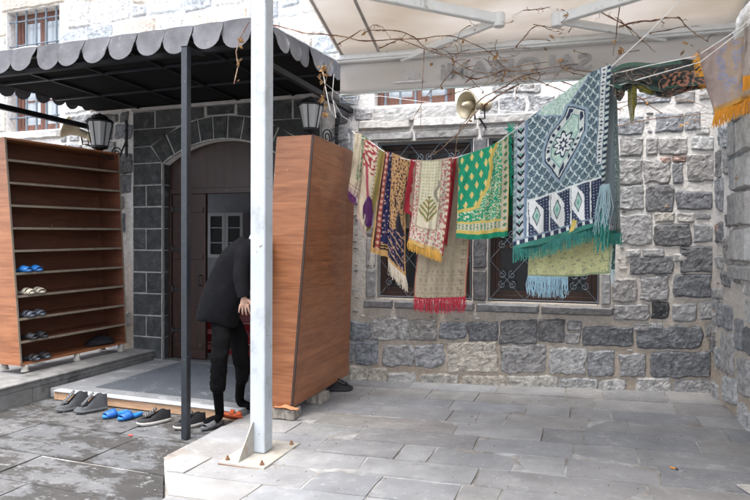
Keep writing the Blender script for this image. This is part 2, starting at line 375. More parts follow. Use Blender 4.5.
# --- wing with the door (frame WA)
DX, DH = -4.25, .87; RI, RO, ZC = 1.514, 1.814, 1.328; SUR0, SUR1, SURT = -5.58, -2.9, 3.26
WX0, WX1, WZ0, WZ1 = -7.84, -6.86, 3.13, 4.84          # upper window
w = MB()
w.pbox(WA, -10, WX0, -.1, TOP, -T, 0); w.pbox(WA, WX0, WX1, -.1, WZ0, -T, 0); w.pbox(WA, WX0, WX1, WZ1, TOP, -T, 0)
w.pbox(WA, WX1, DX-DH, -.1, TOP, -T, 0); w.pbox(WA, DX+DH, -2.55, -.1, TOP, -T, 0)
arc = [(DX+RI*math.sin(a), ZC+RI*math.cos(a)) for a in [math.radians(-35.07+70.14*i/18) for i in range(19)]]
for i in range(18):
    (ua, va), (ub, vb) = arc[i], arc[i+1]
    w.hexa([WA.P(ua,va,0),WA.P(ub,vb,0),WA.P(ub,vb,-T),WA.P(ua,va,-T),WA.P(ua,TOP,0),WA.P(ub,TOP,0),WA.P(ub,TOP,-T),WA.P(ua,TOP,-T)])
# --- window wing (frame WB)
L_, t_ = WB.hit(377, 140), WB.hit(377, 299)
u1a = WB.hit(377, 220)[0]; u1b = WB.hit(472.5, 220)[0]; u2a = WB.hit(488, 220)[0]; u2b = WB.hit(601, 220)[0]
vB0 = WB.hit(420, 300)[1]; vB1 = WB.hit(420, 140.5)[1]
x0a, x0b = WB.hit(374, 104)[0], WB.hit(455, 100)[0]; vU0 = WB.hit(410, 104)[1]; vU1 = vU0+1.5
wallend = 3.9
w.pbox(WB, 0, wallend, -.1, vB0, -T, 0); w.pbox(WB, 0, u1a, vB0, vB1, -T, 0); w.pbox(WB, u1b, u2a, vB0, vB1, -T, 0); w.pbox(WB, u2b, wallend, vB0, vB1, -T, 0)
w.pbox(WB, 0, wallend, vB1, vU0, -T, 0); w.pbox(WB, 0, x0a, vU0, vU1, -T, 0); w.pbox(WB, x0b, wallend, vU0, vU1, -T, 0); w.pbox(WB, 0, wallend, vU1, TOP, -T, 0)
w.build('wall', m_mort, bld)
# stones of the window wing, as measured
st = MB(); occ = []
def box_of(q): return (min(p[0] for p in q), max(p[0] for p in q), min(p[1] for p in q), max(p[1] for p in q))
PX = [(345,322,351,339,DK),(352,322,369,339,BL),(370.5,318.5,408,339.5,LT),(409.5,320,437,340,MD),(440,322,466,338.5,BL),(468,322,498,341,DK),
(500.5,321,536,343.5,DK),(538,320,565,342,DK),(568,321.5,581,330.5,MD),(565.5,333,580,343.5,MD),(583,327.5,633,345.5,DK),(637,327,702,348.5,DK),
(341,342,353.5,362,MD),(355.5,341,378,364,BL),(383,345,413.5,365.5,MD),(415.5,345,443.5,366.5,MD),(448,342,497,371.5,BG),(501,345.5,546,372.5,MD),(550,348.5,585.5,374,LT),
(588,351,614,376,MD),(620,354,646,376.5,MD),(651,352.5,711,377,DK),
(336,366,349,380,BG),(349.5,367,368,381,BG),(369,368,387,383,BG),(388,373,416,385,LT),(421,374.5,459,388,BG),(462,375.5,504.5,388.5,BG),(507,376,558,390.5,BG),(560,378,597,391.5,LT),
(600,380,626,392.5,LT),(636,378,671,395,LT),(674,380,712,395.5,MD),
(613.5,305,649,320,MD),(652,302,668,319,(.05,.055,.06)),(673,304,696,321,MD),(701,301,713,319,MD),
(613.5,279,637,301.5,MD),(641,276.5,669,300,MD),(674,274,711,297,DK),(631,257,673,273.5,DK),(681,247,714,271,DK),(673,254,687,261,LT),(626,250,640,256.5,LT),(643,249.5,664,256,MD),
(634,324,648,330,MD),(651,324,662,328,MD),(706,325,712,336,MD),
(619,215,652,244,MD),(654.5,225,691,245.5,DK),(694,225,714,242,MD),(655,213,674,222,BG),(678,213,694,222,LT),(696,214,710,219,MD),
(620.5,187,643,209,MD),(646,186,673,211,DK),(676,192,712,209,DK),(618,160,642,184,MD),(644,160,670,183,MD),(673,163,682.5,183,BL),(688,154,714,182,MD),
(661,158,669.5,162,RD),(673,157,686,161,RD),(620.5,137.5,642.5,156,MD),(647,138,657.5,155,MD),(659,138,687,154.5,MD),(691,136.5,714,150,LT),
(618,117,643,134,BL),(656,114,683,132,BL),(685,112,700,130,BL),(696,127,709,134,LT),
(481,100,498,118,MD),(501,97,525,115.5,MD),(529,95,554,116,MD),(516,84,540,92.5,MD),(493,85,513,92.5,MD),(481,120,519,134,LT),(521,118.5,541,128,LT),
(340,128,352,152,MD),(338,98,352,122,MD),(355,109,371,120,MD),(558,94,585,114,MD),(590,92,613,112,BL),
]
for (a,b,c,d,col) in PX:
    q = pxstone(st, WB, a, b, c, d, col); occ.append(box_of(q))
# blocked zones: openings and dressed stone
ju = .10
zone = [(u1a-.2, u2b+.16, vB0-.17, vB1+.30), (x0a-.02, x0b+.02, vU0-.25, vU1+.2)]
rubble(st, WB, .0, 3.72, .02, 3.4, occ+zone, [MD, MD, DK, BL, LT], ch=(.13,.26), wr=(.12,.4))
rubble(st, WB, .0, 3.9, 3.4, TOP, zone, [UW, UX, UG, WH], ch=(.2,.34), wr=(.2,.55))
fillers(st, WB, 90, .05, 3.65, .1, 2.9, occ+zone, [MD, DK, LT, BG])
# door wing rubble
SB = [(SUR0-.01, SUR1+.01, -.1, SURT+.04), (WX0-.12, WX1+.02, WZ0-.16, WZ1+.2)]
rubble(st, WA, -8.6, -2.56, -.0, 3.3, SB, [MD, DK, LT, BL], ch=(.18,.3))
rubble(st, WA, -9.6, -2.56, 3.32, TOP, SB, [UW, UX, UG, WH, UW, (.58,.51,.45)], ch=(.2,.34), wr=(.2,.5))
st.build('rubble_stones', m_stone, bld)
# dressed basalt round the windows
dr = MB()
def dress(pl, u0, u1, v0, v1, h=.02, col=MD, nm=dr):
    g = .004
    stone(nm, pl, [(u0+g, v0+g), (u1-g, v0+g), (u1-g, v1-g), (u0+g, v1-g)], vary(col, .1), depth=h, rough=.32, rnd=.04, w0=-.02)
sl = .155
us = [u1a-.16, u1a+.2, u1a+.75, (u1b+u2a)/2-.05, u2a+.55, u2b+.14]
sill = MB()
vs0 = WB.hit(420, 310)[1]
for i in range(5): dress(WB, us[i]+.003, us[i+1], vs0, vB0-.005, .05, (.20,.20,.202), sill)
sill.build('window_sill', m_dstone, bld); lin_ = MB()
lt = .115
for (a, b, c) in [(u1a-.2, u1a+.42, 0), (u1a+.43, u2a-.1, 0), (u2a-.09, u2a+.62, 0), (u2a+.63, u2b+.15, 0)]:
    dress(WB, a, b, vB1, vB1+lt, .035, MD, lin_); dress(WB, a-.03, b-.02, vB1+lt+.012, vB1+lt+.145, .05, LT, lin_)
lin_.build('window_lintel', m_dstone, bld)
hs = (vB1-vB0)/5
for k in range(5):
    dress(WB, u1a-.135, u1a-.002, vB0+k*hs, vB0+(k+1)*hs, .022, MD)
    dress(WB, u1b+.002, u2a-.002, vB0+k*hs*1.0, vB0+(k+1)*hs, .022, (.13,.13,.135))
    dress(WB, u2b+.002, u2b+.11, vB0+k*hs, vB0+(k+1)*hs, .022, MD)
dr.build('window_surround', m_dstone, bld); dr = MB()
dress(WB, x0a-.03, x0b+.03, vU0-.21, vU0-.01, .04, LT, dr); dr.build('window_sill', m_dstone, bld); dr = MB()
# surround of the upper left window
dress(WA, WX0-.12, WX1+.12, WZ1, WZ1+.22, .03, (.4,.37,.33), dr); dress(WA, WX0-.12, WX1+.05, WZ0-.14, WZ0, .05, LT, dr)
for k in range(5): dress(WA, WX0-.22, WX0-.002, WZ0+k*.342, WZ0+(k+1)*.342, .02, LT if k % 2 else BG, dr)
dr.build('window_surround', m_dstone, bld)
# dark ashlar door surround
ash = MB(); back = MB()
AC = (.044,.047,.048)
def block(poly, h=.052, col=None):
    c = vary(col or AC, .22); n = len(poly); cx = sum(p[0] for p in poly)/n; cy = sum(p[1] for p in poly)/n
    sh = []
    for (u, v) in poly:
        l = math.hypot(u-cx, v-cy); f = (l-.016)/l; sh.append((cx+(u-cx)*f+R_.uniform(-.003,.003), cy+(v-cy)*f+R_.uniform(-.003,.003)))
    ins = []
    for (u, v) in sh:
        l = math.hypot(u-cx, v-cy); f = (l-.010)/l; ins.append((cx+(u-cx)*f, cy+(v-cy)*f))
    vs = [WA.P(u, v, 0.0) for u, v in sh]+[WA.P(u, v, h-.006) for u, v in sh]+[WA.P(u, v, h) for u, v in ins]
    fs = [(i, (i+1) % n, n+(i+1) % n, n+i) for i in range(n)]+[(n+i, n+(i+1) % n, 2*n+(i+1) % n, 2*n+i) for i in range(n)]+[tuple(range(2*n, 3*n))]
    ash.add(vs, fs, c)
def arcx(v):  # half width of the extrados at height v
    d = RO*RO-(v-ZC)**2; return math.sqrt(d) if d > 0 else 0
zs = [.06+.281*i for i in range(10)]   # up to 2.59
for sgn, e in ((-1, SUR0), (1, SUR1)):
    inn = DX+sgn*DH
    for i in range(9):
        a, b = sorted((e, inn))
        if (i+(sgn > 0)) % 2: mid = a+(b-a)*.46; block([(a,zs[i]),(mid,zs[i]),(mid,zs[i+1]),(a,zs[i+1])]); block([(mid,zs[i]),(b,zs[i]),(b,zs[i+1]),(mid,zs[i+1])])
        else: block([(a,zs[i]),(b,zs[i]),(b,zs[i+1]),(a,zs[i+1])])
    zz = [zs[9], 2.80, 3.03, SURT]
    sx, sz = DX+sgn*RO*math.sin(math.radians(35.07)), ZC+RO*math.cos(math.radians(35.07))
    block([(e,zz[0]),(inn,zz[0]),(sx,sz),(e,zz[1])] if sgn < 0 else [(inn,zz[0]),(e,zz[0]),(e,zz[1]),(sx,sz)])
    for k in (1, 2):
        a0 = DX+sgn*arcx(zz[k]); a1 = DX+sgn*arcx(zz[k+1]);
        if k == 1: block([(e,zz[1]),(sx,zz[1]),(a1,zz[2]),(e,zz[2])] if sgn < 0 else [(sx,zz[1]),(e,zz[1]),(e,zz[2]),(a1,zz[2])])
        else:
            m_ = (e+a0)/2
            P1 = [(e,zz[2]),(m_,zz[2]),(m_,zz[3]),(e,zz[3])]; P2 = [(m_,zz[2]),(a0,zz[2]),(DX+sgn*arcx(3.10),3.10),(DX+sgn*.225,3.128),(DX+sgn*.225,zz[3]),(m_,zz[3])]
            block(P1 if sgn < 0 else P1[::-1]); block(P2 if sgn < 0 else P2[::-1])
block([(DX-.21, 3.145), (DX+.21, 3.145), (DX+.21, SURT), (DX-.21, SURT)])
angs = [-35.07, -26.5, -18.5, -10.8, -3.6, 3.6, 10.8, 18.5, 26.5, 35.07]
for i in range(9):
    a, b = math.radians(angs[i]), math.radians(angs[i+1]); n = 4
    inn = [(DX+RI*math.sin(a+(b-a)*t/n), ZC+RI*math.cos(a+(b-a)*t/n)) for t in range(n+1)]
    out = [(DX+RO*math.sin(a+(b-a)*t/n), ZC+RO*math.cos(a+(b-a)*t/n)) for t in range(n+1)]
    block(inn+out[::-1])
# intrados and jamb faces in the same stone
surr = ash.build('door_surround', m_ashlar, bld)
bk = MB(); bk.pbox(WA, SUR0, DX-DH, .0, SURT, .0, .041); bk.pbox(WA, DX+DH, SUR1, .0, SURT, .0, .041)
for i in range(18):
    (ua, va), (ub, vb) = arc[i], arc[i+1]
    bk.hexa([WA.P(ua,va,.041),WA.P(ub,vb,.041),WA.P(ub,vb,0),WA.P(ua,va,0),WA.P(ua,SURT,.041),WA.P(ub,SURT,.041),WA.P(ub,SURT,0),WA.P(ua,SURT,0)])
bk.build('pointing', mat('door pointing', (.34,.34,.325), rough=.95, noise_amt=.3, nscale=12), surr)
for sgn in (-1, 1):
    jl = MB()
    for i in range(10):
        x = DX+sgn*DH; z0, z1 = zs[min(i,9)], (zs[i+1] if i < 9 else zs[9])
        if z1 > z0: jl.box((min(x, x-sgn*.006), 6.40, z0+.004), (max(x, x-sgn*.006), 6.62, z1-.004), vary(AC, .2))
    jl.build('jamb', m_ashlar, surr)
tr = MB(); tr.pbox(WA, SUR0, SUR1, SURT+.004, SURT+.045, 0, .07); tr.build('coping', mat('coping pale', (.36,.35,.34), rough=.85, noise_amt=.2), surr)
# ------------------------------------------------------------------ door
dy = -.10
d = MB()
# tympanum: planked arch field above the transom
top = [(u, v) for (u, v) in arc]
poly = [WA.P(DX-DH, 2.26, dy)]+[WA.P(u, v, dy) for u, v in top]+[WA.P(DX+DH, 2.26, dy)]
d.prism(poly[::-1], (0, .05, 0)); ty = d.build('door_transom_panel', m_door, bld)
d = MB(); d.pbox(WA, DX-DH, DX+DH, 2.19, 2.26, dy-.06, dy+.02); d.pbox(WA, DX-DH, DX-DH+.05, .06, 2.19, dy-.08, dy+.02); d.pbox(WA, DX+DH-.05, DX+DH, .06, 2.19, dy-.08, dy+.02)
d.build('door_frame', m_door, bld, bevel=.004)
def leaf(u0, u1, y=None):
    d = MB(); d.pbox(WA, u0, u1, .075, 2.188, dy-.05, dy)
    for z_ in (.2, .75, 1.35, 1.95): d.pbox(WA, u0+.03, u1-.03, z_, z_+.07, dy, dy+.012)
    o = d.build('door', m_door, bld, bevel=.003)
    for z_ in (.06+.35, .95, 1.47, 1.98):
        s = MB(); s.pbox(WA, u0+.02, u0+.17, z_, z_+.035, dy+.012, dy+.02); s.tube([WA.P(u0+.015, z_-.02, dy+.02), WA.P(u0+.015, z_+.055, dy+.02)], .012); s.build('strap_hinge', m_iron, o)
    h = MB(); h.tube([WA.P(u1-.06, 1.15, dy+.012), WA.P(u1-.06, 1.15, dy+.06), WA.P(u1-.06, 1.02, dy+.06), WA.P(u1-.06, 1.02, dy+.012)], .009); h.build('door_handle', m_iron, o)
leaf(DX-DH+.052, -4.565)
# right leaf folded open into the room
d = MB(); d.box((DX+DH-.10, 6.52, .075), (DX+DH-.055, 7.1, 2.188)); d.build('door', m_door, bld, bevel=.003)
# room
m_room = mat('room plaster', (.30,.30,.32), rough=.9, noise_amt=.1)
rm = MB(); rx0, rx1, ry1, rh = -7.6, -2.8, 9.2, 3.2
rm.box((rx0-.1, 6.95, 0), (rx0, 7.3, rh)); rm.box((rx0-.1, 9.0, 0), (rx0, ry1, rh)); rm.box((rx0-.1, 7.3, 0), (rx0, 9.0, .7)); rm.box((rx0-.1, 7.3, 3.0), (rx0, 9.0, rh)); rm.box((rx1, 7.4, .8), (rx1+.1, 8.9, 2.9)); rm.box((rx0, ry1, 0), (rx1, ry1+.1, rh)); rm.box((rx0, 6.95, rh), (rx1, ry1, rh+.1))
# right room wall, closed; the unseen left opening is added to light the room
rm.box((rx1, 6.95, 0), (rx1+.1, 7.4, rh)); rm.box((rx1, 8.9, 0), (rx1+.1, ry1, rh)); rm.box((rx1, 7.4, 0), (rx1+.1, 8.9, .8)); rm.box((rx1, 7.4, 2.9), (rx1+.1, 8.9, rh))
rm.build('room_wall', m_room, bld)
rf = MB(); rf.box((rx0, 6.95, -.1), (rx1, ry1, .04)); rf.box((DX-DH+.002, 6.4, -.1), (DX+DH-.002, 6.95, .062)); rf.build('room_floor', mat('room floor', (.10,.10,.10)), bld)
# red carpeted steps
def stripes(name, c1, c2, per, th):
    M = mat(name, c1, rough=.95, noise_amt=.2, nscale=30); nt = M.node_tree; N = nt.nodes; L = nt.links; b = N['Principled BSDF']
    src = b.inputs['Base Color'].links[0].from_socket
    g = N.new('ShaderNodeNewGeometry'); sp = N.new('ShaderNodeSeparateXYZ'); L.new(g.outputs['Position'], sp.inputs[0])
    a = N.new('ShaderNodeMath'); a.operation = 'ADD'; L.new(sp.outputs['Z'], a.inputs[0]); L.new(sp.outputs['Y'], a.inputs[1])
    md = N.new('ShaderNodeMath'); md.operation = 'PINGPONG'; md.inputs[1].default_value = per/2; L.new(a.outputs[0], md.inputs[0])
    lt_ = N.new('ShaderNodeMath'); lt_.operation = 'LESS_THAN'; lt_.inputs[1].default_value = th; L.new(md.outputs[0], lt_.inputs[0])
    mx = N.new('ShaderNodeMix'); mx.data_type = 'RGBA'; L.new(lt_.outputs[0], mx.inputs['Factor']); L.new(src, mx.inputs[6]); mx.inputs[7].default_value = (*c2, 1); L.new(mx.outputs[2], b.inputs['Base Color'])
    return M
c = MB(); c.box((-5.6, 7.0, .045), (-3.0, 7.4, .10)); c.box((-5.6, 7.4, .045), (-3.0, 7.8, .24)); c.box((-5.6, 7.8, .045), (-3.0, 8.9, .38))
tag(c.build('carpet', stripes('red striped carpet', (.26,.015,.02), (.5,.42,.38), .16, .008)), 'red carpet with thin pale stripes on the steps inside the door', 'carpet')
# white glazed wall cabinet inside
m_cabw = mat('white cabinet paint', (.62,.64,.66), rough=.5, noise_amt=.05)
p0 = J(208, 213, 10.2); p1 = J(243, 258, 10.2); X0, X1, ZT, ZB, Yc = p0.x, p1.x+.05, p0.z, p1.z, 8.85
sc_ = (Yc-0)/((p0.y+p1.y)/2); r = ray(208, 213); q = CAM + r*(Yc/r.y); X0, ZT = q.x, q.z; r = ray(243, 258); q = CAM+r*(Yc/r.y); X1, ZB = q.x, q.z
bc = empty('bookcase', ((X0+X1)/2, 9.0, ZB), 'white wall cabinet with two glazed doors hanging inside the dark doorway', 'bookcase')
c = MB(); t2 = .03
c.box((X0, Yc+.02, ZB), (X0+t2, 9.19, ZT)); c.box((X1-t2, Yc+.02, ZB), (X1, 9.19, ZT)); c.box((X0+t2, Yc+.02, ZT-t2), (X1-t2, 9.19, ZT)); c.box((X0+t2, Yc+.02, ZB), (X1-t2, 9.19, ZB+t2)); c.box((X0+t2, 9.15, ZB+t2), (X1-t2, 9.185, ZT-t2))
for k in (1, 2): zz_ = ZB+(ZT-ZB)*k/3; c.box((X0+t2, Yc+.05, zz_), (X1-t2, 9.14, zz_+.02))
c.build('case', m_cabw, bc)
xm = (X0+X1)/2
for (a, b) in ((X0, xm-.004), (xm+.004, X1)):
    c = MB(); fr = .055
    c.box((a, Yc-.01, ZB), (a+fr, Yc+.018, ZT)); c.box((b-fr, Yc-.01, ZB), (b, Yc+.018, ZT)); c.box((a+fr, Yc-.01, ZB), (b-fr, Yc+.018, ZB+fr)); c.box((a+fr, Yc-.01, ZT-fr), (b-fr, Yc+.018, ZT))
    for k in (1, 2): zz_ = ZB+(ZT-ZB)*k/3; c.box((a+fr, Yc-.005, zz_-.008), (b-fr, Yc+.012, zz_+.008))
    dd = c.build('cabinet_door', m_cabw, bc); g = MB(); g.box((a+fr, Yc+.004, ZB+fr), (b-fr, Yc+.008, ZT-fr)); g.build('pane', m_glass, dd)
# ------------------------------------------------------------------ windows
def scroll(mb, pl, cu, cv, r, w, turns=1.4, a0=0, sg=1, th=.0042):
    pts = []
    n = 22
    for i in range(n):
        t = i/(n-1); a = a0+sg*t*turns*2*math.pi; rr = r*(1-.78*t); pts.append(pl.P(cu+rr*math.cos(a), cv+rr*math.sin(a), w))
    mb.tube(pts, th, 5)
def window(pl, u0, u1, v0, v1, frm, gl, grille='scroll', rec=.16, label=None):
    fr = MB(); f = .07
    fr.pbox(pl, u0, u0+f, v0, v1, -rec-.06, -rec); fr.pbox(pl, u1-f, u1, v0, v1, -rec-.06, -rec)
    fr.pbox(pl, u0+f, u1-f, v0, v0+f, -rec-.06, -rec+.002); fr.pbox(pl, u0+f, u1-f, v1-f, v1, -rec-.06, -rec+.002)
    um = (u0+u1)/2
    o = fr.build('window', frm, bld, bevel=.004)
    sa = MB()
    for (a, b) in ((u0+f+.003, um-.002), (um+.002, u1-f-.003)):
        s_ = .05
        sa.pbox(pl, a, a+s_, v0+f, v1-f, -rec-.05, -rec-.012); sa.pbox(pl, b-s_, b, v0+f, v1-f, -rec-.05, -rec-.012)
        sa.pbox(pl, a+s_, b-s_, v0+f, v0+f+s_, -rec-.05, -rec-.014); sa.pbox(pl, a+s_, b-s_, v1-f-s_, v1-f, -rec-.05, -rec-.014)
        if grille == 'bars':
            for k in (1,2,3): vv = v0+f+(v1-v0-2*f)*k/4; sa.pbox(pl, a+s_, b-s_, vv-.012, vv+.012, -rec-.045, -rec-.02)
        else: vv = v0+(v1-v0)*.34; sa.pbox(pl, a+s_, b-s_, vv-.02, vv+.02, -rec-.045, -rec-.016)
    sa.build('sash', frm, o)
    g = MB(); g.pbox(pl, u0+f, u1-f, v0+f, v1-f, -rec-.038, -rec-.03); g.build('pane', gl, o)
    gr = MB()
    if grille == 'bars':
        n = 5
        for k in range(n): uu = u0+(u1-u0)*(k+.7)/(n+.3); gr.tube([pl.P(uu, v0, -.05), pl.P(uu, v1, -.05)], .014, 8)
        m_ = 5
        for k in range(m_): vv = v0+(v1-v0)*(k+.6)/m_; gr.tube([pl.P(u0, vv, -.05), pl.P(u1, vv, -.05)], .011, 8); [gr.tube([pl.P(u0+(u1-u0)*(j+.7)/(n+.3)-.02, vv, -.05), pl.P(u0+(u1-u0)*(j+.7)/(n+.3)+.02, vv, -.05)], .02, 6) for j in range(n)]
        gr.build('grille', m_giron, o)
    else:
        ww = -.03; wd = u1-u0; ht = v1-v0; s2 = .006
        for uu in (u0+.02, u1-.02): gr.tube([pl.P(uu, v0, ww), pl.P(uu, v1, ww)], s2, 5)
        for vv in (v0+.03, v1-.03): gr.tube([pl.P(u0, vv, ww), pl.P(u1, vv, ww)], s2, 5)
        nu, nv = 3, 4; du, dv = (wd-.04)/nu, (ht-.06)/nv
        for i in range(nu+1):
            for j in range(nv):
                cu, cv = u0+.02+du*i, v0+.03+dv*(j+.5)
                if i < nu:
                    gr.tube([pl.P(cu, v0+.03+dv*j, ww), pl.P(cu+du, v0+.03+dv*(j+1), ww)], .0035, 4); gr.tube([pl.P(cu+du, v0+.03+dv*j, ww), pl.P(cu, v0+.03+dv*(j+1), ww)], .0035, 4)
                    ce = (cu+du/2, cv)
                    for (sx, sy) in ((1,1),(-1,1),(1,-1),(-1,-1)): scroll(gr, pl, ce[0]+sx*.052, ce[1]+sy*.055, .042, ww+.004, 1.3, math.pi/2 if sx > 0 else math.pi/2, sx*sy)
        gr.build('grille', m_giron, o)
window(WB, u1a, u1b, vB0, vB1, m_frame, m_glass); window(WB, u2a, u2b, vB0, vB1, m_frame, m_glass)
window(WB, x0a, x0b, vU0, vU1, m_redframe, m_pglass, 'bars'); window(WA, WX0, WX1, WZ0, WZ1, m_redframe, m_pglass, 'bars')
# dark rooms behind the lower windows and roof closing the shell
bx = MB(); bx.pbox(WB, .0, wallend, -.1, 0, -3, -T); bx.pbox(WB, 0, wallend, 0, 6.5, -3, -2.9); bx.build('back_wall', mat('dark room', (.03,.03,.03)), bld)
rfm = MB(); rfm.box((-7.6, 6.9, 6.45), (1.6, 9.8, 6.6)); rfm.box((-7.6, 9.7, -.1), (1.6, 9.8, 6.45)); rfm.build('roof', m_dmort, bld)  # stops short at the left so daylight reaches the added room opening

# ------------------------------------------------------------------ right side wall
sw = empty('side_wall', tuple(WC.P(1.5, 0, -.2)), 'rubble stone side wall with a dressed window jamb at the right of the courtyard', 'wall')
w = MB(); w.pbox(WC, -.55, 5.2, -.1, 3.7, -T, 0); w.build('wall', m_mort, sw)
s3 = MB(); oc = []
uj = WC.hit(732, 200)[0]; vj = WC.hit(736, 262)[1]
PXC = [(717,300,723,326,BL),(724,303,733,330,BL),(720,127,728,147,BL),(729,120,736,142,BL),(717,150,722,178,DK),(724,149,729,174,MD),(730,142,744,170,BL),(717,178,724,210,BL),
(717,223,724,242,DK),(727,213,731,228,DK),(725,236,735,265,MD),(717,254,724,268,MD),(722,270,731,286,DK),(733,267,742,282,MD),(716,224,721,234,RD),(722,331,735,372,MD),(736,318,744,350,BL),(716,345,722,368,MD),(724,375,738,402,LT),(739,356,750,395,MD)]
for (a,b,c_,d_,col) in PXC:
    q = [WC.hit(a, d_), WC.hit(c_, d_+.4*(c_-a)), WC.hit(c_, b-.3*(c_-a)*(1 if b < 243 else -1)), WC.hit(a, b)]
    if q[0][0] < .06: q = [(max(.06, p[0]), p[1]) for p in q]
    stone(s3, WC, q, vary(col, .1), depth=.022); oc.append(box_of(q))
rubble(s3, WC, .06, 5.2, .02, 3.68, oc+[(uj-.0, 3.4, vj, 3.6)], [MD, BL, DK, LT, MD, LT], ch=(.14,.27), wr=(.14,.36))
fillers(s3, WC, 40, .06, 2, .1, 3, oc, [MD, RD, LT, BG])
s3.build('rubble_stones', m_stone, sw)
d3 = MB()
for k in range(8):
    h0 = vj+.0+k*.30
    dress(WC, uj+(.0 if k % 2 else .06), uj+.22, h0, h0+.298, .05, MD, d3); dress(WC, uj+.225, uj+.6, h0, h0+.298, .06, LT, d3)
dress(WC, uj+.1, 3.3, vj-.01-.14, vj-.005, .09, MD, d3)
d3.build('window_jamb', m_dstone, sw)
cp = MB(); cp.pbox(WC, .0, 5.3, 3.7, 3.78, -T-.05, .05); cp.build('coping', m_dstone, sw)
# ------------------------------------------------------------------ ground
g = MB(); g.box((-40, -40, -.4), (40, 6.3, -.13)); tag(g.build('ground', m_grout), kind='structure')
PX0 = -2.93
def leftedge(Y): return PX0 if Y > 3.66 else (PX0+(3.66-Y)*.83 if Y > 3.05 else -2.424)
ROWS = [0.2,.62,1.0,1.4,1.8,2.16,2.5,2.82,3.1,3.42,3.76,4.08,4.42,4.75,5.10,5.45,5.78,6.17,6.75]
JP = [(479,394),(565.6,395),(667,398),(603,396),(430,393),(452,404),(527,406),(595,405),(676,410),(480,413),(570,415),(612,416),(699,422),(449,418),(504,424),(588,427),(628,430),(541.5,437),(584,438),(453,433),(700,448),(475,446),(573,453),(638,456),(432,455),(514,467),(565.5,470),(660,478),(461,488),(502,489),(353,403),(372,414),(366,427),(318,419),(369,439),(287,432),(397,455),(357,468),(372,490),(304,485)]
jw = [[] for _ in ROWS]
for (a, b) in JP:
    p = onground(a, b)
    for i in range(len(ROWS)-1):
        if ROWS[i] <= p.y < ROWS[i+1]: jw[i].append(p.x)
base = MB()
def gquad(mb, xs, ys, z0, zf, col=None):
    pass
n = 30
vs = []; fs = []
for i in range(n+1):
    for j in range(n+1):
        X = PX0+(4.6+.0)*i/n*1.0; Y = .2+6.55*j/n; X = leftedge(Y)+ (2.1-leftedge(Y))*i/n
        vs.append((X, Y, GZ(X, Y)-.008+.002*nz3((X*3, Y*3, 0))))
for i in range(n):
    for j in range(n): q = i*(n+1)+j; fs.append((q, q+n+1, q+n+2, q+1))
base.add(vs, fs)
# kerb face on the left
for (a, b) in [((PX0, 6.4), (PX0, 3.66)), ((PX0, 3.66), (-2.424, 3.05)), ((-2.424, 3.05), (-2.424, .2))]:
    base.hexa([(a[0]-.001,a[1],-.2),(a[0]+.08,a[1],-.2),(b[0]+.08,b[1],-.2),(b[0]-.001,b[1],-.2),(a[0]-.001,a[1],-.012),(a[0]+.08,a[1],-.012),(b[0]+.08,b[1],-.012),(b[0]-.001,b[1],-.012)])
tag(base.build('pavement_bed', m_grout), kind='structure')
def slab(mb, quad, zf, th, col, gap=.007, seg=.16):
    a, b, c, d = [Vector((q[0], q[1], 0)) for q in quad]
    cen = (a+b+c+d)/4
    def ins(p, gg): v = p-cen; s = Vector((math.copysign(gg, v.x), math.copysign(gg, v.y), 0)); return p-s
    A, B, C, D = [ins(p, gap+R_.uniform(-.003,.004)) for p in (a,b,c,d)]
    nu = max(2, int((B-A).length/seg)); nv = max(2, int((D-A).length/seg))
    tl = (R_.uniform(-.004,.004), R_.uniform(-.004,.004)); up = R_.uniform(-.003,.004)
    vs = []; fs = []
    for ring in range(2):
        pass
    for j in range(-1, nv+2):
        for i in range(-1, nu+2):
            ii, jj = min(max(i, 0), nu), min(max(j, 0), nv); U, V = ii/nu, jj/nv
            p = (A*(1-U)+B*U)*(1-V)+(D*(1-U)+C*U)*V
            edge = (i < 0 or i > nu or j < 0 or j > nv)
            onb = (ii in (0, nu) or jj in (0, nv))
            jx, jy = nz3((p.x*4, p.y*4, 1))*.012, nz3((p.x*4, p.y*4, 7))*.012
            z = zf(p.x, p.y)+up+tl[0]*(U-.5)*2+tl[1]*(V-.5)*2+nz3((p.x*3, p.y*3, 3))*.003
            if onb and not edge: z -= .0035; 
            if edge: z = zf(p.x, p.y)-th
            if not edge and onb: pass
            vs.append((p.x+jx, p.y+jy, z))
    W_ = nu+3
    for j in range(nv+2):
        for i in range(nu+2): q = j*W_+i; fs.append((q, q+1, q+W_+1, q+W_))
    mb.add(vs, fs, col)
PC = [(.29,.288,.284),(.265,.266,.27),(.305,.30,.294),(.28,.282,.285),(.295,.288,.28),(.25,.253,.258)]
pv = MB()
for i in range(len(ROWS)-1):
    y0, y1 = ROWS[i], ROWS[i+1]; ym = (y0+y1)/2; le = leftedge(ym); xs = sorted(jw[i])
    xs = [x for k, x in enumerate(xs) if x > le+.2 and (k == 0 or x-xs[k-1] > .15)]
    # add joints where measured ones are missing
    x = (xs[0] if xs else R_.uniform(-.5, .5))
    while x-le > 1.15: x -= R_.uniform(.6, 1.0); xs.insert(0, x)
    x = xs[-1] if xs else le
    while x < 1.7: x += R_.uniform(.7, 1.2); xs.append(x)
    full = []; 
    for k, x in enumerate(xs):
        if full and x-full[-1] > 1.6: full.append((x+full[-1])/2+R_.uniform(-.15,.15))
        full.append(x)
    xs = [None]+full
    sk = R_.uniform(-.02, .03)
    for k in range(len(xs)-1):
        s0 = R_.uniform(-.03,.03) if k else 0
        a0, a1 = (xs[k], xs[k]) if xs[k] is not None else (leftedge(y0+.001), leftedge(y1-.001))
        dy0 = R_.uniform(-.006, .006)
        slab(pv, [(a0, y0+dy0), (xs[k+1], y0+dy0), (xs[k+1], y1), (a1, y1)], GZ, .03, vary(R_.choice(PC), .10))
tag(pv.build('pavement', m_pav, smooth=False), kind='structure')
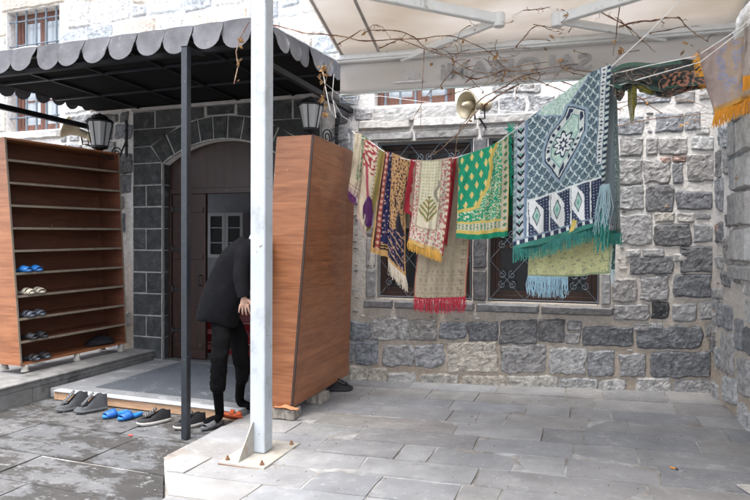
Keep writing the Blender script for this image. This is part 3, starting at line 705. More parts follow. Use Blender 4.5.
# lower floor beside the landing
LZ = lambda X, Y: -.04
lf = MB(); lrows = [.2, .8, 1.4, 2.0, 2.6, 3.02, 3.45, 4.06, 4.72, 5.6, 6.38]
for i in range(len(lrows)-1):
    y0, y1 = lrows[i], lrows[i+1]; x = -5.4+R_.uniform(0, .5) if i % 2 else -5.4+R_.uniform(.5, .9); le = -5.32
    while le < -2.3:
        r0, r1 = leftedge(y0+.001)-.004, leftedge(y1-.001)-.004
        last = x > min(r0, r1)-.35
        slab(lf, [(le, y0), (r0 if last else x, y0), (r1 if last else x, y1), (le, y1)], LZ, .03, vary((.125,.127,.130), .08), gap=.004, seg=.25)
        if last: break
        le = x; x += R_.uniform(.85, 1.3)
tag(lf.build('lower_floor', m_lower), kind='structure')
lb = MB(); lb.box((-9, .2, -.2), (-2.9, 6.4, -.052)); tag(lb.build('floor_bed', m_grout), kind='structure')
# raised ledge under the left cabinet
led = MB(); ex = -5.25
rng = random.Random(4); y = .6; prev = None
led.box((-9, .6, -.06), (ex-.03, 6.395, .155))
y = .6
while y < 6.38:
    y2 = min(6.39, y+rng.uniform(.55, .8)); 
    led.box((ex-.03, y+.003, -.06), (ex+rng.uniform(-.004,.004)+(.06 if y < 4.4 else .03)*.0, y2-.003, .10)); 
    led.box((ex-.34, y+.002+.1, .104 if False else .1555), (ex+.02, y2-.002+.1 if y2 < 6.2 else 6.39, .178+rng.uniform(-.003,.003)))
    y = y2
led.box((ex-.32, .7, .1), (ex+.004, 6.38, .154))
tag(led.build('ledge', m_ledge, bevel=.008), 'raised concrete ledge with dark stains under the left shoe cabinet', 'ledge')
# landing in front of the door
ld = empty('door_landing', (-4, 5.5, -.04), 'low pale stone landing with a pine board edge in front of the door', 'landing')
l = MB(); l.box((-5.22, 4.74, -.038), (PX0-.004, 6.36, .058)); l.build('slab', mat('pale dusty slab', (.20,.207,.215), rough=.7, noise_amt=.12, nscale=5, spots=[((.07,.07,.075), 16, .63, .05), ((.30,.31,.32), 5, .55, .12)], bump=.002), ld, bevel=.006)
l = MB(); l.box((-5.06, 4.685, -.038), (PX0-.012, 4.738, .05)); l.box((-5.11, 4.685, -.038), (-5.062, 4.9, .05)); l.build('edge_board', m_pine, ld, bevel=.004)
l = MB(); l.box((-5.1, 4.665, .0495), (PX0-.012, 4.76, .0605)); l.build('edge_strip', mat('pale edge strip', (.46,.48,.50), rough=.5, spots=[((.2,.2,.2), 30, .66, .05)]), ld, bevel=.002)
mt = MB()
mx0, mx1, my0, my1 = -4.80, -2.98, 4.92, 6.30
mt.box((mx0, my0, .059), (mx1, my1, .066))
# raised diamond ribs
k = mx0-1.4
while k < mx1:
    for sgn in (1, -1):
        pts = []
        for t in range(0, 24):
            yy = my0+.01+(my1-my0-.02)*t/23; xx = k+(yy-my0) if sgn > 0 else k+1.38-(yy-my0)
            if mx0+.01 < xx < mx1-.01: pts.append((xx, yy, .0665))
        if len(pts) > 1: mt.tube(pts, .0035, 4, cap=False)
    k += .055
tag(mt.build('doormat', mat('grey rubber mat', (.09,.10,.115), rough=.7, noise_amt=.15, nscale=5, spots=[((.24,.25,.27), 7, .6, .15)])), 'large worn grey ribbed mat lying on the landing', 'mat')

# ------------------------------------------------------------------ shoe cabinets
def cabinet(label, C8, front_is, rows, legs, zleg, in_m, nm='shoe_cabinet', lean=0):
    """C8: bottom [near-front, near-back, far-back, far-front], then top likewise"""
    cen = sum((Vector(c) for c in C8[:4]), Vector())/4
    root = empty(nm, (cen.x, cen.y, zleg), label, 'shoe cabinet', 'tall laminate shoe cabinets flanking the door')
    c = [Vector(p) for p in C8]
    def T(a, b, h):  # a: front->back, b: near->far, h: bottom->top
        lo = (c[0]*(1-a)+c[1]*a)*(1-b)+(c[3]*(1-a)+c[2]*a)*b; hi = (c[4]*(1-a)+c[5]*a)*(1-b)+(c[7]*(1-a)+c[6]*a)*b
        return lo*(1-h)+hi*h
    def hx(mb, a0, a1, b0, b1, h0, h1): return mb.hexa([T(a0,b0,h0),T(a1,b0,h0),T(a1,b1,h0),T(a0,b1,h0),T(a0,b0,h1),T(a1,b0,h1),T(a1,b1,h1),T(a0,b1,h1)])
    D = (c[1]-c[0]).length; Wd = (c[3]-c[0]).length; H = (c[4]-c[0]).length; t = .02
    ta, tb, th = t/D, t/Wd, t/H
    for (b0, b1) in ((0, tb), (1-tb, 1)):
        o = hx(MB(), ta*.15, 1-ta*1.05, b0, b1, th*1.02, 1-th*1.02).build('side_panel', m_lam, root)
        hx(MB(), 0, ta*.14, b0, b1, 0, 1).build('edge_band', m_edge, o)
    o = hx(MB(), 1-ta, 1, 0, 1, 0, 1).build('back_panel', m_lam, root)
    e = MB(); hx(e, 1-ta*1.04, 1+.004, -tb*.1, -.0005, 0, 1); hx(e, 1+.0005, 1.006, -tb*.1, tb*.35, 0, 1); e.build('edge_band', mat('dark edge band', (.05,.03,.022)), o)
    hx(MB(), .0, 1-ta*1.05, 0, 1, 1-th, 1).build('top_panel', m_lam, root)
    hx(MB(), .0, 1-ta*1.05, 0, 1, 0, th).build('bottom_panel', m_lam, root)
    for (b0, b1) in ((tb*1.005, tb*1.10), (1-tb*1.10, 1-tb*1.005)): hx(MB(), ta*.16, 1-ta*1.07, b0, b1, th*1.03, 1-th*1.03).build('side_shade_lining', m_lam_shade, root)  # thin inner sheets that carry the painted shade
    li = MB(); hx(li, 1-ta*1.5, 1-ta*1.06, tb*1.12, 1-tb*1.12, th*1.1, 1-th*1.1); li.build('back_shade_lining', m_lam_shade, root)
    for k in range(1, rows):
        h = k/rows; s = hx(MB(), .02, 1-ta*1.55, tb*1.12, 1-tb*1.12, h-th*.6, h+th*.6).build('shelf', m_lam_shade, root)
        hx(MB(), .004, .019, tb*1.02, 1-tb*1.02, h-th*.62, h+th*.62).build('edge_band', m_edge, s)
    for (a, b) in legs:
        p = T(a, b, 0); MB().lathe((p.x, p.y, zleg), [(.045, 0), (.04, .01), (.034, .03), (.034, p.z-zleg-.001)], 12).build('leg', m_plate, root, smooth=True)
    return root, T
m_fr = .36
LC = [(-5.64,4.75,.253),(-6.0,4.75,.253),(-5.9,6.2,.273),(-5.535,6.2,.273),(-5.86,4.75,2.69),(-6.24,4.75,2.69),(-6.01,6.2,2.71),(-5.65,6.2,2.71)]
cabL, TL = cabinet('tall laminate shoe cabinet on the left ledge, its open shelves holding slippers', LC, 1, 10, [(.08,.05),(.08,.5),(.08,.95),(.9,.05),(.9,.95)], .178, m_lam_shade)
RC = [(-2.81,4.8,.105),(-2.454,4.8,.105),(-2.47,6.18,.112),(-2.83,6.18,.112),(-2.62,4.8,2.53),(-2.255,4.8,2.53),(-2.395,6.18,2.57),(-2.76,6.18,2.57)]
cabR, TR = cabinet('tall orange brown laminate shoe cabinet right of the door, showing its plain back', RC, 1, 10, [], .0, m_lam_shade)
# supports under the right cabinet
m_conc = mat('paver block concrete', (.32,.29,.25), rough=.95, noise_amt=.4, nscale=25, bump=.006, bscale=60, spots=[((.08,.08,.075), 12, .58, .08)])
def paver(x, y, L, Wd, H, rot, label):
    # interlocking paver with a wavy outline
    pts = []; n = 8
    prof = lambda t: .014*math.sin(t*2*math.pi*2)
    c, s = math.cos(rot), math.sin(rot)
    for k in range(n+1): t = k/n; pts.append((-L/2+L*t, -Wd/2+prof(t)))
    for k in range(1, n): t = k/n; pts.append((L/2+.5*prof(t), -Wd/2+Wd*t))
    for k in range(n+1): t = k/n; pts.append((L/2-L*t, Wd/2+prof(1-t)))
    for k in range(1, n): t = k/n; pts.append((-L/2+.5*prof(1-t), Wd/2-Wd*t))
    z0 = GZ(x, y)+.001
    P = [Vector((x+a*c-b*s, y+a*s+b*c, z0)) for a, b in pts]
    mb = MB(); mb.prism(P, (0,0,H)); return tag(mb.build('paver_block', m_conc, bevel=.006), label, 'block', 'blocks propping up the right cabinet')
paver(-2.60, 4.84, .34, .16, .092, .05, 'wavy concrete paver block under the near corner of the right cabinet')
paver(-2.49, 5.42, .16, .2, .098, .0, 'upright concrete block under the middle of the right cabinet')
paver(-2.68, 6.1, .2, .15, .10, .1, 'concrete block under the far end of the right cabinet by the wall')

# ------------------------------------------------------------------ canopy over the door
CX0, CX1, CY0, CY1, CZ = -6.2, -2.5, 4.24, 6.39, 3.08
can = empty('door_canopy', (-4.35, 5.3, 3.0), 'black framed door canopy with grey scalloped edging', 'canopy')
zr0, zr1 = 3.372, 3.52
f = MB()
def beam(mb, a, b, w=.05, h=.05):
    a, b = Vector(a), Vector(b); d = (b-a).normalized(); s = d.cross(Z)
    if s.length < 1e-3: s = Vector((1,0,0))
    s.normalize(); u = s.cross(d).normalized()
    p = []
    for q in (a, b): p += [q-s*w/2-u*h/2, q+s*w/2-u*h/2, q+s*w/2+u*h/2, q-s*w/2+u*h/2]
    mb.hexa([p[0],p[1],p[2],p[3],p[4],p[5],p[6],p[7]])
beam(f, (CX0+.05,CY0+.09,3.20), (CX1-.05,CY0+.09,3.20), .05, .04); beam(f, (CX0+.03,CY0+.06,CZ), (CX0+.03,CY1,CZ), .05, .06); beam(f, (CX1-.03,CY0+.12,CZ), (CX1-.03,CY1,CZ))
beam(f, (CX0+.05,CY0+.09,zr0-.03), (CX1-.05,CY0+.09,zr0-.03), .04, .04)
for x in (CX0+.03, CX1-.03): beam(f, (x, CY0+.09, zr0-.03), (x, CY1, zr1-.03), .04, .04); beam(f, (x, CY0+.09, CZ), (x, CY0+.09, zr0-.03), .04, .04)
for k in range(1, 5): x = CX0+(CX1-CX0)*k/5; beam(f, (x, CY0+.1, 3.333), (x, CY1, 3.305), .03, .03)
f.build('frame', m_black, can)
u_ = MB()
for k in (.33, .66): y_ = CY0+(CY1-CY0)*k; z_ = 3.352-.03*k-.03; u_.box((CX0+.05, y_, z_), (CX1-.05, y_+.03, z_+.02))
u_.build('batten', m_bsteel, can)
rf = MB(); nX = 52; pts = []
# ripple sheet roof with a pale lip
for row, (yy, zz) in enumerate([(CY0-.03, zr0+.004), (CY1, zr1+.02)]):
    for i in range(nX*1+1): x = CX0-.02+(CX1-CX0+.04)*i/nX; pts.append((x, yy, zz+.012*math.sin(2*math.pi*(x-CX0)/.566)))
rf.add(pts, [(i, i+1, nX+2+i, nX+1+i) for i in range(nX)]); rf.build('roof', m_roof, can, solid=.012)
un = MB(); un.add([(CX0,CY0+.02,zr0-.016),(CX1,CY0+.02,zr0-.016),(CX1,CY1,3.325),(CX0,CY1,3.325)], [(0,1,2,3)]); un.build('ceiling_sheet', m_under, can, solid=.006)
def tongue(mb, a, b, ztop, H, out, bow=.014):
    """one rounded flap between a and b (xy), hanging from ztop; a and b give the top line with their own z"""
    a, b = Vector(a), Vector(b); wv = b-a; w_ = wv.length; n = 12; m_ = 7; vs = []; H *= R_.uniform(.95, 1.05); ztop += 0; skw = R_.uniform(-.014,.014)
    tp = R_.uniform(-.02,.03)
    for i in range(n+1):
        s = i/n; x = (s-.5)*2
        dep = (H-w_*.5)+w_*.5*math.sqrt(max(0, 1-x*x*.998))
        for j in range(m_+1):
            t = j/m_; p = a+wv*(.012+.976*s)+wv.normalized()*skw*t+Vector((0,0,1))*(ztop-dep*t)
            p += Vector(out)*(bow*(1-x*x)+tp*t+.02*t*t); vs.append(p)
    fs = [(i*(m_+1)+j, (i+1)*(m_+1)+j, (i+1)*(m_+1)+j+1, i*(m_+1)+j+1) for i in range(n) for j in range(m_)]
    mb.add(vs, fs)
v = MB(); nT = 13; w_ = (CX1-CX0)/nT
for k in range(nT): tongue(v, (CX0+w_*k, CY0-.035, zr0-.0), (CX0+w_*(k+1), CY0-.035, zr0-.0), 0, .225, (0,-1,0))
v.build('scalloped_valance', m_tar, can, solid=.004)
for (X, o) in ((CX1+.012, (1,0,0)), (CX0-.012, (-1,0,0))):
    v = MB(); nS = 9; w_ = (CY1-CY0)/nS
    for k in range(nS):
        y0, y1 = CY0+w_*k, CY0+w_*(k+1)
        za, zb = zr0+(zr1-zr0)*k/nS, zr0+(zr1-zr0)*(k+1)/nS
        tongue(v, (X, y0, za), (X, y1, zb), 0, .21, o)
    v.build('scalloped_valance', m_tar, can, solid=.004)
# thin post carrying the canopy
p = MB(); p.box((-3.118, 4.105, -.038), (-3.062, 4.161, 3.17)); p.box((-3.12, 4.1, 3.17), (-3.06, 4.37, 3.178)); p.build('post', m_bsteel, can, bevel=.004)
p = MB(); p.box((-6.12, 4.3, .178), (-6.07, 4.35, 3.05)); p.build('post', m_bsteel, can)

# ------------------------------------------------------------------ white steel post
wp = empty('steel_post', (-2.28, 3.95, 0), 'white painted square steel post with gusset on a bolted base plate', 'post')
p = MB(); p.box((-2.3425, 3.8875, .022), (-2.2175, 4.0125, 3.98)); p.build('shaft', m_white, wp, bevel=.012)
p = MB(); p.box((-2.455, 3.65, .004), (-2.085, 4.20, .0215)); o = p.build('base_plate', m_plate, wp, bevel=.003)
r_ = MB(); r_.box((-2.458, 3.647, .003), (-2.082, 4.203, .0075)); r_.build('rust_edge', m_rust, o)
for (x, y) in ((-2.41,3.70),(-2.13,3.70),(-2.41,4.15),(-2.13,4.15)):
    b = MB(); b.lathe((x,y,.0215), [(.017,0),(.017,.012),(.009,.0125),(.009,.03)], 6); b.build('bolt', m_rust, o)
p = MB(); gx = -2.31; p.prism([Vector((gx-.005, 3.67, .022)), Vector((gx-.005, 3.886, .022)), Vector((gx-.005, 3.886, .255)), Vector((gx-.005, 3.87, .255))], (.010, 0, 0)); p.build('gusset', m_plate, wp, bevel=.001)
p = MB(); p.prism([Vector((-2.216, 3.945, .022)), Vector((-2.12, 3.945, .022)), Vector((-2.216, 3.945, .12))], (0, .01, 0)); 
p = MB(); p.box((-2.40, 3.83, 3.98), (-2.16, 4.07, 4.0)); p.build('top_plate', m_white, wp)

# ------------------------------------------------------------------ awning
AW = Plane(tuple(J(340, 94, 5.9)), (.998, .0628, 0), (.0628, -.998, 0)); AW.o.z = 0
zb = J(340, 94.4, 5.9).z; zt = zb+.30; AL = 3.44; SL = .30
aw = empty('retractable_awning', tuple(AW.P(1.7, zt, .9)), 'beige canvas folding arm awning with a faded lettered valance', 'awning')
AP = lambda u, s, dz=0: AW.P(u, zt+.075+SL*s+dz, s)      # s: distance toward the courtyard
fb = MB(); nu, ns = 40, 24; vs = []
for i in range(nu+1):
    for j in range(ns+1):
        u = AL*i/nu; s = 4.2*j/ns; sag = -.05*math.sin(math.pi*j/ns)*1.0+.004*math.sin(u*7)
        vs.append(AP(u, s, sag))
fb.add(vs, [(i*(ns+1)+j, (i+1)*(ns+1)+j, (i+1)*(ns+1)+j+1, i*(ns+1)+j+1) for i in range(nu) for j in range(ns)])
cv = fb.build('canvas', m_awn, aw, smooth=True, solid=.002)
sm = MB()
for u in (.03, .40):
    wds = .03
    vs = []
    for j in range(ns+1):
        s = 4.2*j/ns; sag = -.05*math.sin(math.pi*j/ns); vs += [AP(u-wds/2, s, sag-.004), AP(u+wds/2, s, sag-.004)]
    if u in (.03, .40): sm.add(vs, [(2*j, 2*j+1, 2*j+3, 2*j+2) for j in range(ns)])
sm.build('seam', m_seam, cv)
b = MB(); b.pbox(AW, -.02, AL, zt, zt+.075, -.03, .04); b.pbox(AW, -.02, AL, zt+.02, zt+.055, .04, .06); b.build('front_bar', m_alu, aw, bevel=.006)
# valance hanging from the bar
vl = MB(); nu = 60; vs = []
for i in range(nu+1):
    for j in range(7):
        u = .0+AL*i/nu; t = j/6; vs.append(AW.P(u, zt-.003-.297*t, -.012+.010*math.sin(u*3.1+1)*t+.004*math.sin(u*9)*t))
vl.add(vs, [(i*7+j, i*7+j+1, (i+1)*7+j+1, (i+1)*7+j) for i in range(nu) for j in range(6)])
va = vl.build('valance', m_val, aw, smooth=True, solid=.002)
pt = MB(); pt.pbox(AW, -.005, AL, zb-.008, zb+.004, -.016, .0); pt.build('piping', mat('pale green piping', (.45,.52,.50)), va)
def text_mb(txt, size, place, name, m_, parent, ext=.0005):
    cu = bpy.data.curves.new('t', 'FONT'); cu.body = txt; cu.size = size; cu.extrude = ext; cu.offset = size*.022
    o = bpy.data.objects.new('t', cu); COL.objects.link(o); dg = bpy.context.evaluated_depsgraph_get(); me = bpy.data.meshes.new_from_object(o.evaluated_get(dg))
    mb = MB(); mb.add([place(v.co.x, v.co.y, v.co.z) for v in me.vertices], [tuple(p.vertices) for p in me.polygons]); bpy.data.objects.remove(o)
    return mb.build(name, m_, parent)
# the lettering reads from the far side: seen from the courtyard through the cloth it is reversed
def lets(txt, px_right, yb, size, sx=1.15):
    ur, vr = AW.hit(px_right, yb)
    return text_mb(txt, size, lambda x, y, z: AW.P(ur-x*sx, zb+.075+y, .012+z*2), 'lettering', m_letter, va)
lets('SALOE', 592, 60, .21, 1.28); lets('SAMi', 503, 68, .21, 1.30)
# small emblem: a many-rayed rosette beside a line of small letters
em = MB(); ue, ve = AW.hit(410, 72)
for k in range(14):
    a = math.pi*k/13; em.prism([AW.P(ue+.02*math.cos(a-.1), zb+.10+.02*math.sin(a-.1), .012), AW.P(ue+.12*math.cos(a-.05), zb+.10+.10*math.sin(a-.05), .012), AW.P(ue+.12*math.cos(a+.05), zb+.10+.10*math.sin(a+.05), .012), AW.P(ue+.02*math.cos(a+.1), zb+.10+.02*math.sin(a+.1), .012)], AW.n*.001)
em.pbox(AW, ue-.15, ue+.15, zb+.07, zb+.09, .012, .013); em.build('emblem', mat('fainter lettering', (.50,.48,.47), rough=.9), va)
# folding arms
def onfab(x, y, dz=-.10):
    # point on the plane parallel to the canvas, dz below it
    n_ = (AW.n*1+Z*SL); nn = AW.u.cross(n_).normalized(); o0 = AP(0, 0, dz); r = ray(x, y); t = (o0-CAM).dot(nn)/r.dot(nn); return CAM+r*t
def arm(p_mount, p_elbow, p_far):
    a, e, q = p_mount, p_elbow, p_far
    e2 = MB(); beam(e2, a, e, .05, .062); o = e2.build('folding_arm', m_alu, aw, bevel=.01)
    k = MB(); beam(k, e+(e-q)*.0+Vector((0,0,.005)), q, .07, .085); k.build('upper_arm', m_alu, o, bevel=.012)
    el = MB(); el.lathe(e-Vector((0,0,.055)), [(.0,.0),(.045,0),(.05,.01),(.05,.105),(.045,.115),(0,.115)], 14); el.build('elbow', m_alu, o, smooth=False)
    br = MB(); beam(br, a, a+Vector((0,.10,.03)), .05, .05); br.build('bracket', m_alu, o)
arm(onfab(382, 67, -.05), onfab(499, 20, -.08), onfab(330, -14, -.06))
arm(onfab(708, 46, -.05), onfab(557, 20, -.08), onfab(660, -12, -.06))

# ------------------------------------------------------------------ lanterns
def lantern(cx, cy, ztop, w, h, wallp, label, s):
    root = empty('wall_lantern', (cx, cy, ztop-h), label, 'lantern', 'wall lanterns either side of the door')
    r = w/2; n = 6
    c = MB(); c.lathe((cx,cy,ztop-.23*h), [(r*1.0,0),(r*1.02,.02*h),(r*.92,.07*h),(r*.66,.09*h),(r*.62,.155*h),(r*.34,.2*h),(r*.1,.225*h),(.0,.26*h)], 12, ang=.26); c.build('cap', m_iron, root)
    g = MB(); g.lathe((cx,cy,ztop-.82*h), [(r*.56,0),(r*.9,.585*h)], n, ang=.3); g.build('glass', m_milk, root)
    f = MB()
    for k in range(n):
        a = .3+2*math.pi*k/n; f.tube([(cx+r*.57*math.cos(a), cy-r*.57*math.sin(a), ztop-.82*h), (cx+r*.91*math.cos(a), cy-r*.91*math.sin(a), ztop-.235*h)], .007, 5)
    f.lathe((cx,cy,ztop-h), [(.0,0),(.012,.0),(.02,.03*h),(.012,.05*h),(r*.35,.1*h),(r*.6,.13*h),(r*.62,.185*h),(r*.5,.19*h)], 12, ang=.26); f.build('cage', m_iron, root)
    wx, wy, wz = wallp
    b = MB(); b.tube([(cx, cy, ztop-h*.98), (cx+(wx-cx)*.3, cy+(wy-cy)*.3, ztop-h*1.12), (cx+(wx-cx)*.7, cy+(wy-cy)*.7, ztop-h*1.1), (wx, wy, wz)], .011, 6)
    pts = []
    for k in range(22): t = k/21; a = 3.6*math.pi*t; rr = .10*(1-.8*t); f_ = .62+0*t; pts.append((cx+(wx-cx)*f_+(wx-cx)/max(.01, abs(wx-cx)+abs(wy-cy))*rr*math.cos(a), cy+(wy-cy)*f_+(wy-cy)/max(.01, abs(wx-cx)+abs(wy-cy))*rr*math.cos(a), ztop-h*.98+rr*math.sin(a)))
    b.tube(pts, .008, 5)
    pl_ = [(wx, wy, wz-.22), (wx, wy, wz+.26)]; b.tube(pl_, [.02, .02], 6)
    for k in range(5): b.lathe((wx, wy, wz-.2+k*.1), [(.0,0),(.03,.02),(.0,.045)], 8)
    b.build('bracket', m_iron, root)
lantern(-5.80, 6.02, 3.19, .33, .50, (-5.66, 6.33, 2.90), 'black wall lantern with frosted panes above the left shoe cabinet', -1)
lantern(-2.87, 6.02, 3.18, .30, .42, (-2.70, 6.36, 2.80), 'black wall lantern with frosted panes above the right shoe cabinet', 1)

# ------------------------------------------------------------------ horn loudspeakers
def horn(p, aim, R, L, label):
    root = empty('horn_loudspeaker', tuple(p), label, 'loudspeaker', 'cream horn loudspeakers fixed to the wall')
    aim = Vector(aim).normalized(); p = Vector(p)
    h = MB(); h.lathe(p, [(R*.25,-L),(R*.3,-L*.95),(R*.34,-L*.6),(R*.5,-L*.3),(R*.85,-.02),(R*1.0,0),(R*1.02,.012),(R*.97,.014),(R*.8,-.02),(R*.42,-L*.35),(R*.2,-L*.5),(0,-L*.5)], 22, axis=aim); h.build('horn', m_horn, root, smooth=True)
    d = MB(); d.lathe(p-aim*L*.42, [(0,0),(R*.3,.0),(R*.32,.05),(R*.2,.14),(0,.16)], 16, axis=aim); d.build('driver_cone', m_horn, root, smooth=True)
    b = MB(); b.lathe(p-aim*(L+.08), [(0,0),(R*.42,.0),(R*.45,.06),(R*.3,.09),(0,.09)], 16, axis=aim); b.build('driver', m_horn, root, smooth=True)
    k = MB(); q = p-aim*L*.8; k.tube([q+Vector((-.05,0,0)), q+Vector((-.05,.03,-.13)), q+Vector((.05,.03,-.13)), q+Vector((.05,0,0))], .009, 6); k.tube([q+Vector((0,.03,-.13)), Vector((q.x, WBY(q.x)-.02, q.z-.15))], .011, 6); k.build('bracket', m_iron, root)
def WBY(x): return 6.42+(x+2.55)*.063 if x > -2.55 else 6.4
ph = J(467, 105, 5.95); horn(ph, (-.55, -.8, -.12), .135, .22, 'cream horn loudspeaker on the wall above the window, tangled in vine stems')
ph = J(66, 127, 7.75); horn(ph, (-.75, -.55, .35), .15, .28, 'cream horn loudspeaker beneath the canopy above the left shoe cabinet')

# ------------------------------------------------------------------ dry vine
vn = empty('dry_grapevine', tuple(J(540, 70, 5.3)), 'leafless brown grapevine trailing beneath the awning and across the wall', 'vine')
VD = 5.35
V = [
 (.008, VD, [(255,24),(275,25),(300,32),(320,34),(340,36),(366,41),(400,39),(420,38.5),(450,36),(476,45),(490,53),(508,70),(530,70),(562,66),(588,63),(612,62)]),
 (.006, VD, [(338,44),(352,36),(366,27),(376,25),(382,27),(391,39)]),
 (.006, VD-.05, [(364,32),(378,30),(398,31),(414,37),(424,47),(434,49),(450,58),(470,70),(490,73),(502,71),(530,70)]),
 (.006, VD+.05, [(379,48),(394,42),(402,40),(420,47),(440,54),(450,54),(490,51),(516,48),(538,47),(550,40),(562,31),(574,28.5),(588,29.5)]),
 (.005, 5.0, [(512,12),(528,10),(542,9),(556,4.5),(568,1),(580,-6)]),
 (.006, 5.1, [(516,47),(525,36),(534,27),(542,25.5),(554,28),(564,30)]),
 (.004, 5.2, [(497,40),(495,48),(500,57),(514,56),(520,52)]),
 (.006, 5.3, [(544,48),(556,58),(563,68),(574,73),(600,80),(620,90)]),
 (.010, 5.4, [(612,76),(590,79),(560,75),(531,80),(512,88),(493,99),(475,113),(463,128),(453,138),(440,150),(430,156)]),
 (.008, 5.45, [(575,74),(545,72),(520,77),(506,86),(480,100),(468,118),(459,131),(455,156)]),
 (.006, 5.4, [(600,97),(585,90),(566,83),(540,77),(520,79),(500,84)]),
 (.005, 5.3, [(620,110),(600,100),(588,92),(570,86)]),
 (.005, 5.4, [(424,50),(423,80),(421,105),(421,130)]),
 (.005, 5.45, [(470,60),(452,72),(440,86),(430,92),(418,110),(410,126)]),
 (.005, 5.4, [(430,98),(452,94),(470,88),(490,84),(510,74),(530,70)]),
 (.009, 4.8, [(620,26),(637,22),(655,20.5),(665,18),(679,18),(685,25),(694.5,33),(708,41.6)]),
 (.006, 4.8, [(649.5,33),(668.5,29.5),(686,26)]), (.005, 4.8, [(707,41),(710,35.5),(717,35)]),
 (.007, 4.9, [(593,7),(610,17),(630,28),(642,40),(655,52)]), (.006, 4.9, [(600,2),(612,14),(624,24),(634,36)]),
 (.006, 4.9, [(621,-4),(617,28),(613,56)]), (.005, 5.0, [(540,14),(556,8),(568,14),(560,24)]),
 (.005, 5.6, [(612,104),(640,99),(662,97),(690,101),(708,108)]), (.006, 5.7, [(612,128),(640,121),(680,116),(700,114),(716,113)]),
 (.006, 5.9, [(618,86),(640,98),(660,112),(680,118),(706,120)]), (.005, 5.7, [(612,112),(630,104),(650,101),(680,92),(704,96)]),
 (.005, 6.1, [(622,162),(640,176),(655,191),(665,209)]), (.005, 6.1, [(683,122),(676,130),(670,140),(670,167),(682,191),(697,210)]),
 (.004, 6.1, [(655,191),(665,178),(668,196)]), (.007, 5.3, [(455,72),(476,79),(500,72),(520,66),(548,62)]),
 (.005, 5.35, [(604,64),(612,46),(618,34),(624,28)]), (.004, 5.0, [(750,160),(741,168),(734,180)]),
 (.005, 5.2, [(560,66),(590,72),(612,70),(640,74),(660,82)]), (.005, 5.2, [(530,78),(556,88),(580,98),(600,110)]),
]
def smooth_px(pts, n=4):
    out = []
    for i in range(len(pts)-1):
        p0 = pts[max(i-1,0)]; p1 = pts[i]; p2 = pts[i+1]; p3 = pts[min(i+2, len(pts)-1)]
        for k in range(n):
            t = k/n; out.append(tuple(.5*((2*p1[a])+(-p0[a]+p2[a])*t+(2*p0[a]-5*p1[a]+4*p2[a]-p3[a])*t*t+(-p0[a]+3*p1[a]-3*p2[a]+p3[a])*t**3) for a in range(len(p1))))
    out.append(pts[-1]); return out
rv = random.Random(5); stm = MB(); lv = MB(); tw = MB()
def leafc(mb, p, s):
    # crumpled dried leaf: a few bent facets
    q = Vector(p); a = Vector((rv.uniform(-1,1), rv.uniform(-1,1), rv.uniform(-1,.2))).normalized(); b = a.orthogonal().normalized(); c = a.cross(b)
    vs = [q, q+a*s*.5+b*s*.35, q+a*s+c*s*.2, q+a*s*.5-b*s*.35+c*s*.15, q+a*s*.45+c*s*.25]
    mb.add(vs, [(0,1,4),(1,2,4),(2,3,4),(3,0,4)])
for (r, dd, pts) in V:
    sp = smooth_px(pts); ph_ = rv.uniform(0, 9); n = len(sp)
    w3 = [J(p[0]+rv.uniform(-.4,.4), p[1]+rv.uniform(-.4,.4), dd+.10*math.sin(i*.35+ph_)) for i, p in enumerate(sp)]
    rr = [r*.80*(1-.6*i/n)*(1.5 if i % 4 == 0 else 1) for i in range(n)]
    stm.tube(w3, rr, 6)
    for i in range(1, n-1):
        if rv.random() < .30:
            d = Vector((rv.uniform(-1,1), rv.uniform(-.5,.5), rv.uniform(-1,.7)))*rv.uniform(.02,.06); e = w3[i]+d; f_ = e+Vector((d.z, 0, -d.x))*.5
            tw.tube([w3[i], e, f_, f_+d*.4], [.0028,.0022,.0018,.001], 4)
        if rv.random() < .05: leafc(lv, w3[i], rv.uniform(.03,.06))
# curling tendril clusters with dry leaves
for (x, y, dd, k, sp_) in ((240,58,4.6,5,(3,24)),(324,90,5.3,16,(4,26)),(322,72,5.3,6,(3,8)),(618,42,4.9,4,(3,9)),(434,66,5.4,2,(3,7)),(608,84,5.3,3,(5,4)),(687,47,4.75,3,(4,8)),(692,231,6.05,4,(3,3)),(682,124,5.6,2,(3,3)),(562,66,5.3,3,(5,8)),(500,55,5.2,3,(4,6)),(555,36,5.1,2,(3,5))):
    for _ in range(k): leafc(lv, J(x+rv.uniform(-sp_[0], sp_[0]), y+rv.uniform(-sp_[1], sp_[1]), dd+rv.uniform(-.03,.03)), rv.uniform(.035,.075))
stm.tube([J(*q) for q in ((249,22,4.62),(240,38,4.6),(236,52,4.6),(238,66,4.6),(234,84,4.6))], .004, 5); stm.tube([J(*q) for q in ((333,60,5.3),(328,70,5.3),(324,90,5.3),(325,112,5.3))], .004, 5)
for _ in range(0):
    x, y = rv.uniform(455, 610), rv.uniform(8, 85); dd = rv.uniform(5.1, 5.5); p = J(x, y, dd); d = Vector((rv.uniform(-1,1), 0, rv.uniform(-1,1))).normalized()*rv.uniform(.04,.16)
    tw.tube([p, p+d*.4+Vector((0,0,.01)), p+d, p+d+Vector((d.z,0,-d.x))*.3], [.003,.0025,.002,.001], 4)
for k_ in range(60):   # thin curling side shoots
    x, y = rv.uniform(450, 640), rv.uniform(6, 92); dd = rv.uniform(5.1, 5.5); a_ = rv.uniform(0, 6.28); pts = []; cv_ = rv.uniform(-.25, .25)
    for q_ in range(rv.randint(5, 9)): pts.append(J(x, y, dd)); x += 4.2*math.cos(a_); y += 3.4*math.sin(a_)*.8; a_ += cv_+rv.uniform(-.35,.35); dd += rv.uniform(-.02,.02)
    stm.tube(pts, [.0042*(1-.7*i/len(pts)) for i in range(len(pts))], 5)
    if rv.random() < .5: leafc(lv, pts[-1], rv.uniform(.03,.05))
